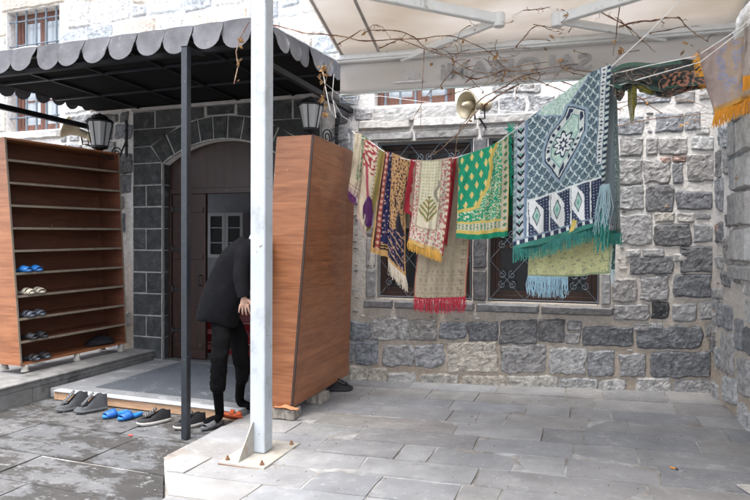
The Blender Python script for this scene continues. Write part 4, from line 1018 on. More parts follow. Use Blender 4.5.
stm.build('stem', m_vine, vn); tw.build('tendrils', m_vine, vn); lv.build('dried_leaves', m_leaf, vn)

# unseen building across the courtyard, inferred from the awning, placed to cut low light
w = MB(); w.box((-9.5, -6.6, -.1), (3.2, -6.0, 4.6)); tag(w.build('courtyard_building', m_dmort), 'stone building across the courtyard behind the viewer, unseen, placed to block low light', 'building')

# grit and flakes scattered on the stained slabs
gr = MB(); rg_ = random.Random(9)
for k in range(190):
    x, y = rg_.uniform(-5.2, -2.5), rg_.uniform(2.9, 4.66) if k % 3 else rg_.uniform(4.1, 4.66); 
    if x > leftedge(y)-.02: continue
    s_ = rg_.uniform(.002,.008); a_ = rg_.uniform(0, 6.28); n_ = rg_.choice((3,4,5)); c_ = rg_.choice(((.25,.25,.26),(.34,.34,.34),(.12,.12,.12),(.24,.21,.17)))
    gr.prism([Vector((x+s_*math.cos(a_+6.283*i/n_)*rg_.uniform(.6,1.2), y+s_*math.sin(a_+6.283*i/n_)*rg_.uniform(.6,1.2), -.037)) for i in range(n_)], (0,0,rg_.uniform(.002,.005)), c_)
for k in range(260):
    x, y = rg_.uniform(-2.3, 1.5), rg_.uniform(2.4, 6.5); s_ = rg_.uniform(.002,.007)*(2 if y > 6.3 else 1); a_ = rg_.uniform(0, 6.28); c_ = rg_.choice(((.5,.5,.5),(.10,.09,.08),(.25,.18,.11),(.4,.36,.3)))
    gr.prism([Vector((x+s_*math.cos(a_+2.094*i), y+s_*math.sin(a_+2.094*i), GZ(x,y)+.0015)) for i in range(3)], (0,0,.004), c_)
tag(gr.build('grit', mat('grit', attr=True, rough=.9, noise_amt=0)), 'pale grit and flakes scattered over the slabs', 'grit', kind='stuff')
# ------------------------------------------------------------------ rugs
def lerp(a, b, t): return tuple(x*(1-t)+y*t for x, y in zip(a, b))
def net_eval(net, u, v):
    """net rows run top -> bottom; each row has (x,y,d) left -> right; smooth in u, linear-ish in v"""
    nr = len(net)-1; k = min(int(v*nr), nr-1); t = v*nr-k
    def row(r):
        nc = len(r)-1; i = min(int(u*nc), nc-1); s = u*nc-i
        p0 = r[max(i-1,0)]; p1 = r[i]; p2 = r[i+1]; p3 = r[min(i+2, nc)]
        return tuple(.5*((2*p1[a])+(-p0[a]+p2[a])*s+(2*p0[a]-5*p1[a]+4*p2[a]-p3[a])*s*s+(-p0[a]+3*p1[a]-3*p2[a]+p3[a])*s**3) for a in range(3))
    return lerp(row(net[k]), row(net[k+1]), t)
def sheet(mb, net, pat, nu, nv, wav=(.012, 9, 0), thick=.006, flip=False):
    amp, fr, ph = wav; vs = []; cs = []; back = []
    for j in range(nv+1):
        for i in range(nu+1):
            u, v = i/nu, j/nv; x, y, d = net_eval(net, u, v)
            d += amp*1.5*math.sin(fr*u+ph+1.3*v)*(.35+.65*v) + .005*math.sin(27*u+5*v+ph) + .030*noise.noise(Vector((u*2.6+ph, v*2.2, ph)))+.010*noise.noise(Vector((u*9+ph, v*6, ph)))
            y += (1.6*noise.noise(Vector((u*3.5, ph, 1)))+.6*noise.noise(Vector((u*13, ph, 1))))*v; x += (.9*noise.noise(Vector((v*4, ph, 5))))*v
            p = J(x, y, d); vs.append(p); back.append(p+Fv*thick)
            wu = .010*noise.noise(Vector((u*7, v*9, ph)))+.004*noise.noise(Vector((u*30, v*40, ph))); wv_ = .007*noise.noise(Vector((u*7, v*9, ph+9)))
            c = pat(min(1, max(0, u+wu*min(1, 12*u, 12*(1-u)))), min(1, max(0, v+wv_*min(1, 12*v, 12*(1-v))))); g3 = (c[0]+c[1]+c[2])/3; c = tuple(.90*(q*.97+g3*.03)*w_ for q, w_ in zip(c, (1.03, .99, .92))); f = 1+.22*noise.noise(Vector((u*70, v*110, ph)))+.12*noise.noise(Vector((u*9, v*13, ph))); cs.append((c[0]*f, c[1]*f, c[2]*f))
    n0 = len(mb.v); W_ = nu+1; mb.v += [tuple(p) for p in vs]+[tuple(p) for p in back]; mb.c += cs+[lerp(c, (.30,.28,.24), .6) for c in cs]; N0 = len(vs)
    for j in range(nv):
        for i in range(nu):
            q = n0+j*W_+i; mb.f.append((q, q+W_, q+W_+1, q+1)); b_ = q+N0; mb.f.append((b_, b_+1, b_+W_+1, b_+W_))
    for i in range(nu):
        for j in (0, nv): q = n0+j*W_+i; mb.f.append((q, q+1, q+1+N0, q+N0))
    for j in range(nv):
        for i in (0, nu): q = n0+j*W_+i; mb.f.append((q, q+W_, q+W_+N0, q+N0))
def fringe(mb, edge, L, col, n, sway=(0,0), th=.0022, var=.25, clump=0):
    """edge: list of (x,y,d) along the hem; strands hang from it"""
    rr = R_
    for k in range(n):
        t = (k+.5)/n*(len(edge)-1); i = min(int(t), len(edge)-2); x, y, d = lerp(edge[i], edge[i+1], t-i)
        p = J(x, y, d)+Vector((0,0,.004)); l = L*rr.uniform(1-var, 1+var*.4)
        cx = 0
        if clump: cx = (round(k/clump)*clump-k)/n*.12
        e = p+Vector((sway[0]*l+rr.uniform(-.12,.12)*l+cx, sway[1]*l+rr.uniform(-.10,.10)*l, -l)); mid = (p+e)/2+Vector((rr.uniform(-.10,.10)*l, rr.uniform(-.06,.06)*l, 0))
        c = vary(col, .2, rr); mb.tube([p, mid, e], [th, th*1.1, th*.8], 3, col=c, cap=False)
NAVY=(.030,.040,.085); SLATE=(.11,.17,.22); WHT=(.64,.70,.72); MINT=(.36,.56,.50); TEAL=(.05,.22,.18); CRM=(.60,.55,.42)
def inpoly(x, y, P):
    c = False; n = len(P)
    for i in range(n):
        (x1, y1), (x2, y2) = P[i], P[(i+1) % n]
        if (y1 > y) != (y2 > y) and x < (x2-x1)*(y-y1)/(y2-y1)+x1: c = not c
    return c
def dpoly(x, y, P):
    m_ = 1e9; n = len(P)
    for i in range(n):
        (x1, y1), (x2, y2) = P[i], P[(i+1) % n]; dx, dy = x2-x1, y2-y1; t = max(0, min(1, ((x-x1)*dx+(y-y1)*dy)/(dx*dx+dy*dy+1e-9)))
        m_ = min(m_, math.hypot(x-x1-dx*t, y-y1-dy*t))
    return m_
def nse(x, y, s, z=0): return noise.noise(Vector((x*s, y*s, z)))
# --- big blue rug: pattern drawn in rug units: X 0..96 across, H height above the hem
HEX = [(50,119),(36,104),(30,90),(31,78),(46,56),(64,84),(70,98),(70,118),(53,128)]
NECK = [(50,119),(53,128),(70,150),(84,170),(60,175),(22,128),(30,123),(40,121)]
def blue_pat(X, H):
    if H < 2.5: return TEAL
    if H < 6.5: return NAVY if (X*.5) % 4 < 2.6 else WHT
    if H < 8: return (.2,.28,.36)
    # left border: light band with dark arrow heads
    if X < 4: return lerp((.10,.20,.20), WHT, .4 if (H % 7) < 3 else .1)
    if X < 13:
        if X < 4.8 or X > 12.2: return (.20,.25,.40)
        q = (H % 8.5); a = abs(X-8.4)
        if abs(q-3-a*1.1) < 1.5 and a < 3.4: return (.012,.015,.02)
        if a < 1.4 and 5.5 < q < 7.7: return (.1,.3,.25)
        return (.42,.48,.53)
    if X < 15: return (.16,.24,.33)
    if X > 90: return lerp(WHT, MINT, .5) if (H % 6) < 3 else NAVY
    if X > 82 and H > 60:
        if X < 83.3 or X > 89: return (.16,.22,.30)
        q = H % 8; return NAVY if abs(q-4)+abs(X-86)*.9 < 3 and abs(q-4) > .9 else WHT
    # panel of boxes above the hem
    top = 44+(X-15)*.05
    if H < top:
        k = (X-15)/21.0; i = int(k); f = k-i; g_ = (H-8)/(top-8)
        if abs(H-(top-1)) < 1.1: return WHT
        if f < .06: return WHT
        if i in (0, 1, 2) and f < .74:
            a, b = (f-.40)/.34, (g_-.5)/.46; m_ = abs(a)+abs(b)
            if i == 2 and f < .15: pass
            if m_ < .20: return (.12,.32,.28)
            if m_ < .50: return (.33,.50,.46)
            if m_ < .62: return NAVY
            if a > -.92 and (a*.6+b < .85 and a*.6+b > -.85): return (.70,.74,.76)
            return NAVY if ((X*1.0 % 3)+(H*1.0 % 3) > 2.0) else (.22,.28,.36)
        return NAVY if ((X % 3) > 1.1 or (H % 3) > 1.1) else (.30,.36,.45)
    if inpoly(X, H, HEX):
        dd = dpoly(X, H, HEX)
        if dd < 1.3: return NAVY
        if dd < 6.2: 
            ang = math.atan2(H-90, X-50)*9; rr_ = abs(dd-3.8)
            return NAVY if (math.sin(ang*1.6) > .25 and rr_ < 1.6) else (.58,.66,.66)
        if dd < 7.2: return (.14,.28,.30)
        r_ = math.hypot((X-49)/.8, H-91); a = math.atan2(H-91, X-49)
        if r_ < 2.4: return WHT
        if r_ < 5+1.5*math.cos(8*a): return NAVY
        if r_ < 9+2.2*math.cos(8*a): return (.66,.72,.74)
        if r_ < 11.5+2.4*math.cos(8*a): return NAVY
        return MINT if nse(X, H, .45, 2) > -.05 else (.52,.66,.62)
    if dpoly(X, H, HEX) < 2.6: return (.26,.36,.45)
    if inpoly(X, H, NECK):
        dd = dpoly(X, H, NECK)
        if dd < 1.2: return (.26,.33,.50)
        return MINT if nse(X, H, .5, 5) > 0 else (.55,.68,.66)
    # fish scale field
    W_, Hh = 9.5, 12.0
    row = math.floor(H/(Hh*.5)); best = 9
    col_ = SLATE
    for rr_ in (row+1, row, row-1):
        cy = rr_*Hh*.5; off = (rr_ % 2)*W_*.5; cx = round((X-off)/W_)*W_+off
        d_ = math.hypot((X-cx)/(W_*.52), (H-cy)/(Hh*.60))
        if H < cy+Hh*.2 and d_ < 1:
            best = d_; break
    if best > .83: return (.52,.62,.66)
    f = nse(X, H, .8, 8)
    return lerp((.06,.095,.14), (.21,.33,.35), max(0, min(1, .4+best*.35-.3+f*.9)))
rug_b = empty('hanging_rug', tuple(J(561, 240, 4.9)), 'big slate blue rug with a white hexagon medallion and teal fringe', 'rug', 'rugs and prayer mats hung on the line')
mb = MB()
bl_net = [[(514,131,5.06),(538,111,5.0),(563,93,4.92),(590,73,4.84),(611,64,4.76)],
          [(514,170,5.04),(538,160,5.0),(562,150,4.93),(586,139,4.86),(608,130,4.80)],
          [(513,210,5.04),(537,203,4.99),(561,197,4.94),(584,189,4.88),(605,182,4.84)],
          [(513,249,5.02),(537,245,4.98),(561,238,4.95),(585,230,4.90),(607,221,4.86)]]
def pb(u, v):
    x, y, d = net_eval(bl_net, u, v); H = (249-(u*28))-y; return blue_pat(u*96, max(0, H))
sheet(mb, bl_net, pb, 190, 290, (.022, 11, 1.0))
# the other half, hanging behind and showing at the right edge
bk_net = [[(540,118,5.12),(575,92,5.0),(612,66,4.84),(616,72,4.80)], [(542,190,5.14),(580,170,5.06),(610,150,4.95),(619,150,4.86)], [(545,240,5.16),(585,238,5.08),(612,236,5.0),(621,234,4.90)]]
def pbk(u, v):
    x = u*96
    if v > .965: return TEAL
    if v > .93: return WHT if (x % 4) < 2 else NAVY
    if u > .93: return (.16,.30,.30)
    if u > .76:
        return lerp(MINT, WHT, .5) if nse(x, v*150, .5, 3) > .05 else (.12,.20,.22)
    return lerp(SLATE, WHT, .25)
sheet(mb, bk_net, pbk, 70, 160, (.010, 14, 2))
mb.build('pile', m_rug, rug_b, smooth=True)
fb = MB(); fringe(fb, [bl_net[3][i] for i in range(5)], .115, (.055,.25,.20), 190, (.02,0), .0032)
fringe(fb, [bl_net[3][i] for i in range(5)], .07, (.04,.17,.15), 120, (.02,-.1), .0035)
fringe(fb, [(606,235,5.0),(621,233,4.9)], .10, (.055,.25,.20), 50, (0,0), .0035)
fb.build('fringe', m_rug, rug_b)
fb = MB(); fringe(fb, [(600,186,4.78),(609,184,4.76)], .36, (.32,.45,.48), 34, (-.05,0), .0038, .3); fringe(fb, [(597,214,4.80),(606,210,4.78)], .30, (.05,.24,.20), 24, (0,0), .004); fb.build('tassels', m_rug, rug_b)
tgm = MB(); q = J(572,233,4.89); tgm.prism([J(569,233,4.89), J(574,230,4.88), J(577,221,4.88), J(573,219,4.89), J(571,226,4.89)], Fv*.004); tgm.build('care_tag', mat('yellow tag', (.55,.42,.10)), rug_b)

# --- pale yellow-green rug behind it
r_ = empty('hanging_rug', tuple(J(570, 276, 5.15)), 'pale yellow green rug with light blue fringe, hanging lowest under the big blue rug', 'rug', 'rugs and prayer mats hung on the line')
net = [[(531,150,5.16),(560,120,5.14),(588,105,5.10),(612,96,5.0)], [(529,225,5.17),(558,220,5.16),(586,214,5.12),(616,205,5.04)], [(528,277,5.17),(556,277,5.16),(584,276,5.12),(615,273,5.06)]]
def pg(u, v):
    if u > .945: return (.04,.10,.11) if nse(u*90, v*140, .4) > -.2 else (.3,.4,.4)
    if u > .915: return (.42,.50,.40)
    if u > .90 or v > .985: return (.30,.38,.22)
    b = nse(u*100, v*170, .22, 3); c_ = nse(u*100, v*170, .75, 6)
    if b > .28 and c_ > .02: return (.20,.28,.20)
    if .14 < b < .20 and c_ > .1: return (.55,.38,.36)
    return (.60,.62,.33) if c_ > -.3 else (.50,.54,.30)
mb = MB(); sheet(mb, net, pg, 110, 150, (.010, 8, .5)); mb.build('pile', m_rug, r_, smooth=True)
fb = MB(); fringe(fb, [(528,276,5.16),(547,277,5.15),(568,277,5.14)], .17, (.34,.52,.60), 120, (-.04,0), .003, .3); fringe(fb, [(611,270,5.03),(615,270,5.03)], .12, (.5,.58,.6), 10); fb.build('fringe', m_rug, r_)

# --- green and gold prayer mat
r_ = empty('hanging_rug', tuple(J(482, 238, 5.3)), 'bright green prayer mat with gold drops and white flower scrolls', 'rug', 'rugs and prayer mats hung on the line')
GR = (.012,.30,.165); GO = (.60,.47,.12); WF = (.62,.66,.50)
net = [[(459,157,5.50),(476,151,5.46),(494,144,5.40),(509,133,5.34)], [(458,198,5.48),(476,195,5.44),(493,192,5.40),(509,187,5.34)], [(456,238,5.46),(473,239.5,5.43),(491,238.5,5.38),(508,236,5.32)]]
def pgr(u, v):
    x, y = u*52, v*100
    if v > .945: return (.01,.24,.135)
    if v > .925: return GO
    if u > .975: return GO
    if u > .83:  # right border
        if u < .86 or u > .955: return CRM
        return (.10,.24,.12) if (abs((y % 7)-3.5)+abs(x-47)*.8) < 2.2 else CRM
    if v > .80:
        if v < .83 or v > .90: return GO if (v < .825 or v > .905) else CRM
        return (.05,.25,.14) if (x % 3.4 < 1.7 and nse(x, y, .9) > -.15) else CRM
    # gold outline of the niche
    P = [(0,68),(20,64),(24,50),(28,46),(33,24),(31,14),(38,0)]
    dd = min(dpoly(x, y, [P[i], P[i+1]]) for i in range(len(P)-1))
    if dd < 1.9: return GO
    inside = inpoly(x, y, P+[(0,0)])
    if inside:
        cx = (x-4) % 9-4.5+(2.2 if int(y//13) % 2 else -2.2); cx = (x+(4.5 if int(y//11) % 2 else 0)) % 9-4.5; cy = (y % 11)-5.5
        if abs(cx)/2.1+abs(cy)/4.6 < 1: return GO if abs(cx) > .5 else (.68,.62,.30)
        return GR
    if u < .30 and v > .64 and v < .80:
        return WF if nse(x, y, .40, 1) > .12 else GR
    a = nse(x, y, .30, 4); b = nse(x, y, .55, 9)
    if abs(a) < .045 or b > .27: return WF
    if b < -.38: return GO
    return GR
mb = MB(); sheet(mb, net, pgr, 120, 200, (.016, 7, 0))
bn = [[(462,155,5.56),(490,146,5.5),(511,131,5.40)], [(464,195,5.58),(490,190,5.52),(512,184,5.41)], [(468,226,5.58),(492,222,5.54),(513,214,5.42)]]
sheet(mb, bn, lambda u, v: lerp(GR, (.02,.2,.12), .5) if nse(u*60, v*90, .5) > 0 else (.01,.22,.13), 30, 50, (.01, 6, 1)); mb.build('pile', m_rug, r_, smooth=True)
fb = MB(); 
for k in range(220):
    t = R_.random(); p = J(509+2*t+R_.uniform(-1,1), 131+t*62, 5.33); q = p+Vector((R_.uniform(-.01,.035), R_.uniform(-.04,.0), R_.uniform(-.06,.03))); fb.tube([p, q], [.003,.0016], 3, col=vary((.01,.38,.24), .3), cap=False)
for k in range(40):
    p = J(511, 131, 5.30); a = R_.uniform(0, 6.28); l = R_.uniform(.02,.06); fb.tube([p, p+Vector((math.cos(a)*l, -.02, math.sin(a)*l+.02))], [.004,.002], 3, col=vary((.01,.42,.28), .3), cap=False)
fb.build('fringe', m_rug, r_)

# --- long beige mat with red fringe
r_ = empty('hanging_rug', tuple(J(440, 297, 5.75)), 'long greyish beige mat with a dark red fringe, hanging below the cream one', 'rug', 'rugs and prayer mats hung on the line')
net = [[(425,163,5.72),(440,160,5.70),(458,157,5.68),(472,152,5.66)], [(419,230,5.76),(436,229,5.73),(453,228,5.70),(470,226,5.68)], [(414,297,5.78),(431,298,5.75),(449,298,5.72),(466,297,5.70)]]
def pbe(u, v):
    x, y = u*52, v*140
    base = (.44,.38,.27)
    if u < .03 or u > .965: return (.42,.14,.10)
    if v > .80 and u > .08 and u < .9:
        if (y % 9) < .9: return (.32,.27,.20)
        if (y % 9) > 3 and (y % 9) < 7 and abs((x % 5)-2.5) < 1.0: return (.30,.26,.21)
    if u > .80 and u < .93: return (.27,.22,.18) if abs((y % 10)-5) < 3 and (x % 4 < 1.6 or (y % 3) < 1) else base
    r1 = math.hypot(x-24, (y-105)*.8)
    if abs(math.sin(r1*.55+3*nse(x, y, .1))) < .22 and 62 < y < 118 and u < .75 and nse(x, y, .25, 2) > -.1: return (.33,.27,.24)
    return lerp(base, (.38,.33,.25), .5+.5*nse(x, y, .6))
mb = MB(); sheet(mb, net, pbe, 90, 200, (.012, 6, 2)); mb.build('pile', m_rug, r_, smooth=True)
fb = MB(); fringe(fb, net[2], .145, (.42,.035,.055), 150, (0,0), .0030, .25, 6); fb.build('fringe', m_rug, r_)

# --- cream prayer mat with orange fringe
r_ = empty('hanging_rug', tuple(J(430, 245, 5.6)), 'cream prayer mat with a green tree motif and orange fringe', 'rug', 'rugs and prayer mats hung on the line')
net = [[(416,160,5.64),(428,161,5.62),(440,160,5.60),(452,158,5.58)], [(413,200,5.62),(425,201.5,5.60),(437,202,5.57),(450,202,5.55)], [(408,242,5.60),(420,247,5.57),(431,251,5.54),(443,255,5.52)]]
def pcr(u, v):
    x, y = u*40, v*92
    C0 = (.66,.62,.48)
    if u > .88: return (.30,.02,.03) if u > .95 else lerp(C0, (.32,.06,.06), .5+.5*math.sin(y*1.1))
    if u < .03: return (.36,.08,.08)
    if u < .16 or u > .74 or v > .80:
        if v > .955: return (.62,.42,.16)
        n_ = nse(x, y, .45, 3); m_ = nse(x, y, .9, 8)
        if n_ > .12: return (.48,.17,.17)
        if m_ > .25: return (.16,.30,.14)
        return (.68,.60,.52)
    if abs(u-.17) < .015 or abs(u-.73) < .015 or abs(v-.79) < .008: return (.40,.30,.22)
    # tree of life
    cx, cy = 18, 66; dx, dy = x-cx, cy-y
    if 0 < dy < 26:
        wd = 9*math.sin(min(1, dy/24)*math.pi*.9+.15)+1
        if abs(dx) < wd:
            if abs(dx) < .7: return (.22,.16,.06)
            if math.sin(dy*1.1-abs(dx)*1.1) > .1: return (.20,.24,.08)
            return (.60,.38,.22) if nse(x, y, .8) > .1 else C0
    if u > .56 and .25 < v < .5 and abs(x-26-2*math.sin(y*.3)) < 1.6: return (.30,.28,.22)
    if v < .55 and (x % 3.2) < 1.5 and (y % 3.6) < 1.5: return (.38,.46,.22)
    return C0
mb = MB(); sheet(mb, net, pcr, 110, 190, (.014, 7, 1))
bn = [[(411,159,5.70),(430,160,5.68),(457,156,5.62)], [(405,195,5.72),(430,200,5.70),(452,205,5.64)], [(404,212,5.72),(430,226,5.70),(447,246,5.64)]]
sheet(mb, bn, lambda u, v: (.34,.02,.035) if (u < .15 or u > .9 or v > .93) else (.42,.33,.26), 40, 60, (.01, 6, 1))
mb.build('pile', m_rug, r_, smooth=True)
fb = MB(); fringe(fb, [(408,241,5.59),(420,246,5.56),(431,250,5.53),(441,254,5.51)], .085, (.62,.34,.07), 120, (.05,0), .0030); fb.build('fringe', m_rug, r_)

# --- navy and orange prayer mat (folded once)
r_ = empty('hanging_rug', tuple(J(392, 255, 5.9)), 'navy prayer mat with orange arabesque, gold border and cream fringe', 'rug', 'rugs and prayer mats hung on the line')
GD = (.55,.34,.13); NV = (.018,.022,.09); RE = (.30,.05,.04)
net = [[(384,151,6.04),(389,152,6.03),(395,154,6.02)], [(377,202,6.02),(383,203,6.02),(392,204,6.0)], [(370,252,6.0),(379,255,6.0),(390,258,5.98)]]
def pn1(u, v):
    x, y = u*20, v*105
    if u < .17 or v > .95: return GD
    if u < .24: return (.01,.01,.015)
    if u < .52:
        return (.60,.36,.28) if (abs((y % 6)-3)+abs(x-7.6) < 2.3) else (RE if abs(x-7.6) < 2.6 else (.01,.01,.015))
    if v > .88: return GD if (y % 3 < 1) else (.02,.015,.02)
    return (.55,.36,.30) if nse(x, y, .45, 4) > .30 else NV
mb = MB(); sheet(mb, net, pn1, 46, 180, (.006, 5, 0))
net2 = [[(392,152.5,5.98),(398,155,5.96),(405,158,5.94),(413,160,5.93)], [(390,205,5.94),(396,207,5.92),(402,209,5.90),(405,200,5.90)], [(388,259,5.90),(394,266,5.88),(400,272,5.86),(406,277,5.85)]]
def pn2(u, v):
    x, y = u*22, v*112
    if u > .90: return GD
    if v > .97: return GD
    if v > .70:
        s = (y+x*-.6)
        if (s % 9) < 1.2: return (.55,.38,.22)
        if v > .88: return (.02,.02,.05) if (s % 9) < 5 else ((.5,.3,.25) if nse(x, y, .5) > .2 else NV)
        return (.015,.02,.07) if nse(x, y, .35, 3) < .2 else (.42,.24,.20)
    d_ = abs(x-13-3*math.sin(y*.08))
    if v < .72 and v > .52 and d_ < (y-58)*.28: return (.02,.02,.035)
    if abs(d_-4) < 1 and v > .15 and v < .5 and nse(x, y, .3) > -.1: return (.03,.02,.03)
    return (.06,.03,.03) if nse(x, y, .6, 7) > .16 else (.58,.36,.17)
sheet(mb, net2, pn2, 70, 190, (.008, 6, 2))
bn = [[(400,158,5.99),(407,159,5.98),(412,160,5.97)], [(400,182,6.0),(407,185,5.99),(411,190,5.98)], [(402,228,6.0),(407,228,5.99),(410,230,5.98)]]
sheet(mb, bn, lambda u, v: (.36,.32,.28) if u < .8 else (.45,.30,.2), 20, 50, (.004, 6, 1))
mb.build('pile', m_rug, r_, smooth=True)
fb = MB(); fringe(fb, [net2[2][0], net2[2][1], net2[2][2], net2[2][3]], .15, (.66,.58,.46), 90, (.14,0), .0026, .3); fringe(fb, [(371,252,6),(375,254,6)], .15, (.6,.55,.48), 8, (-.1,0)); fb.build('fringe', m_rug, r_)

# --- two cream mats at the left end
r_ = empty('hanging_rug', tuple(J(368, 225, 6.1)), 'narrow cream mat with dark red flowers, olive gold edge and purple end', 'rug', 'rugs and prayer mats hung on the line')
net = [[(364,138,6.14),(372,143,6.12),(379,148,6.10),(385,151,6.09)], [(361,175,6.12),(366,182,6.11),(373,188,6.09),(379,190,6.08)], [(357,212,6.12),(362,224,6.10),(366,232,6.09),(371,228,6.08)]]
def pr1(u, v):
    x, y = u*20, v*85
    if u > .70: return (.34,.29,.09) if u < .93 else (.40,.26,.10)
    if .62 < u <= .70: return (.62,.56,.44) if (y % 4) < 2 else (.35,.25,.18)
    if v < .36 and nse(x, y, .35, 2) > .02: return (.33,.04,.06)
    if abs(x-y*.16-1.0) < 1.3 and v > .3: return (.42,.08,.12)
    if u < .1: return (.40,.3,.22)
    return (.64,.57,.46)
mb = MB(); sheet(mb, net, pr1, 50, 130, (.01, 6, 1)); mb.build('pile', m_rug, r_, smooth=True)
mb = MB(); sheet(mb, [[(363,206,6.07),(368,196,6.07),(372,200,6.07)], [(363,218,6.06),(368,220,6.06),(373,214,6.06)], [(366,226,6.05),(369,228,6.05),(372,225,6.05)]], lambda u, v: (.09,.015,.12), 14, 20, (.01, 8, 0)); mb.build('purple_end', m_rug, r_, smooth=True)
fb = MB(); fringe(fb, [(357,212,6.1),(362,224,6.1),(366,232,6.1)], .09, (.55,.42,.38), 34, (.05,0), .0025); fb.build('fringe', m_rug, r_)
r_ = empty('hanging_rug', tuple(J(355, 195, 6.15)), 'small cream mat with a faded green panel and plum fringe, leftmost on the line', 'rug', 'rugs and prayer mats hung on the line')
net = [[(355,133,6.22),(361,134,6.20),(367,138,6.19),(372,142,6.18)], [(352,164,6.20),(357,166,6.19),(362,168,6.18),(366,172,6.17)], [(348,191,6.18),(352,194,6.17),(356,198,6.16),(361,202,6.15)]]
def pr2(u, v):
    x, y = u*18, v*62
    if v > .95: return (.35,.25,.28)
    if .38 < u < .90 and v < .72 and not (abs(x-y*.1-6) < .8):
        return (.13,.22,.12) if nse(x, y, .3, 3) > -.12 else (.40,.42,.32)
    if v > .80 and (y % 4) < 2: return (.35,.26,.25)
    return (.50,.45,.35)
mb = MB(); sheet(mb, net, pr2, 40, 90, (.008, 6, 1)); mb.build('pile', m_rug, r_, smooth=True)
fb = MB(); fringe(fb, [net[2][0], net[2][1], net[2][2]], .09, (.17,.05,.17), 40, (.02,0), .003); fb.build('fringe', m_rug, r_)

# --- black and green rug thrown over the upper lines
r_ = empty('hanging_rug', tuple(J(655, 88, 4.6)), 'black and dark green rug with tan flourishes slung flat over the upper lines', 'rug', 'rugs and prayer mats hung on the line')
net = [[(612,70,4.78),(622,64,4.77),(636,62,4.76),(652,63,4.73),(668,61,4.70),(684,59,4.67),(698,60,4.62)],
       [(614,78,4.64),(626,75,4.66),(640,74,4.62),(655,75,4.60),(670,73,4.60),(686,71,4.54),(702,72,4.50)],
       [(613,87,4.58),(624,83,4.60),(640,85,4.54),(656,91,4.52),(670,90,4.54),(688,86,4.46),(706,84,4.42)]]
def pbl(u, v):
    x, y = u*86, v*30
    if v < .18 and u < .8: return (.05,.15,.11) if nse(x, y, .7) > -.2 else (.02,.07,.06)
    if abs(nse(x, y, .13, 3)) < .035 and v > .25: return (.36,.22,.14)
    if u > .58 and v > .5 and nse(x, y, .3, 5) > .12: return (.34,.15,.10)
    if v > .9: return (.02,.06,.05)
    return (.010,.018,.018)
mb = MB(); sheet(mb, net, pbl, 130, 60, (.022, 17, 0))
sheet(mb, [[(616,82,4.60),(634,82,4.58),(652,86,4.55),(670,86,4.55),(688,82,4.52),(704,80,4.48)], [(618,95,4.64),(634,88,4.62),(650,94,4.60),(668,97,4.60),(688,91,4.56),(707,88,4.52)]], pbl, 100, 30, (.03, 15, 2))
sheet(mb, [[(613,84,4.57),(619,85,4.57),(626,84,4.58)], [(615,97,4.60),(620,101,4.59),(625,94,4.60)]], pbl, 16, 24, (.02, 7, 2))
mb.build('pile', m_rug, r_, smooth=True)
mb = MB(); net = [[(628,82,4.6),(632,82,4.6),(637,84,4.6)], [(628,104,4.62),(632,100,4.6),(637,104,4.6)], [(631,123,4.62),(634,118,4.6),(635,108,4.6)]]
OL = lambda u, v: (.20,.19,.025) if nse(u*9, v*30, .5) > -.1 else (.09,.09,.015)
sheet(mb, net, OL, 14, 30, (.02, 5, 1)); sheet(mb, [[(637,85,4.58),(655,88,4.58),(670,86,4.58)], [(640,92,4.6),(655,95,4.6),(672,90,4.58)]], OL, 20, 10, (.02, 8, 1)); mb.build('olive_lining', m_rug, r_, smooth=True)
# --- lilac and tan mat with orange fringe, right edge
r_ = empty('hanging_rug', tuple(J(730, 105, 4.3)), 'lilac and tan mat with flower spray and orange fringe at the far right', 'rug', 'rugs and prayer mats hung on the line')
net = [[(697,50,4.46),(714,45,4.40),(732,40,4.32),(750,34,4.22),(770,27,4.1)], [(705,82,4.44),(720,78,4.38),(736,74,4.30),(753,69,4.2),(774,62,4.1)], [(715,113,4.42),(728,107,4.36),(742,101,4.28),(757,95,4.18),(777,88,4.08)]]
def pli(u, v):
    x, y = u*75, v*64
    if v > .97: return (.62,.33,.05)
    if v > .92: return (.50,.30,.12)
    T1 = (.44,.34,.24); T2 = (.40,.34,.34)
    dx, dy = x-36, y-26
    if nse(x, y, .11, 5) > .02 and math.hypot(dx*.9, dy*.75) < 19 and nse(x, y, .35, 1) > -.15: return (.31,.32,.44)
    if u < .35: return lerp((.42,.33,.30), T2, .5+.5*nse(x, y, .4, 3))
    return lerp(T1, T2, .4+.6*nse(x, y, .2, 9))
mb = MB(); sheet(mb, net, pli, 140, 120, (.02, 8, 0))
sheet(mb, [[(745,26,4.15),(752,22,4.12),(765,16,4.08)], [(744,52,4.14),(752,49,4.1),(765,45,4.06)], [(743,77,4.13),(752,75,4.08),(766,71,4.04)]], lambda u, v: lerp((.46,.38,.28), (.40,.36,.40), .5+.5*nse(u*30, v*60, .3)), 30, 60, (.01, 6, 0))
mb.build('pile', m_rug, r_, smooth=True)
OR = (.70,.33,.04)
fb = MB(); fringe(fb, net[2], .115, OR, 190, (-.12,0), .0030, .3); fringe(fb, [(743,77,4.12),(752,75,4.07),(766,71,4.03)], .10, OR, 60, (0,0), .003)
for k in range(60):
    t = R_.random(); p = J(698+t*8, 52+t*34, 4.44); fb.tube([p, p+Vector((-R_.uniform(.02,.05), 0, -R_.uniform(.01,.05)))], [.003,.0015], 3, col=vary(OR, .3), cap=False)
fb.build('fringe', m_rug, r_)

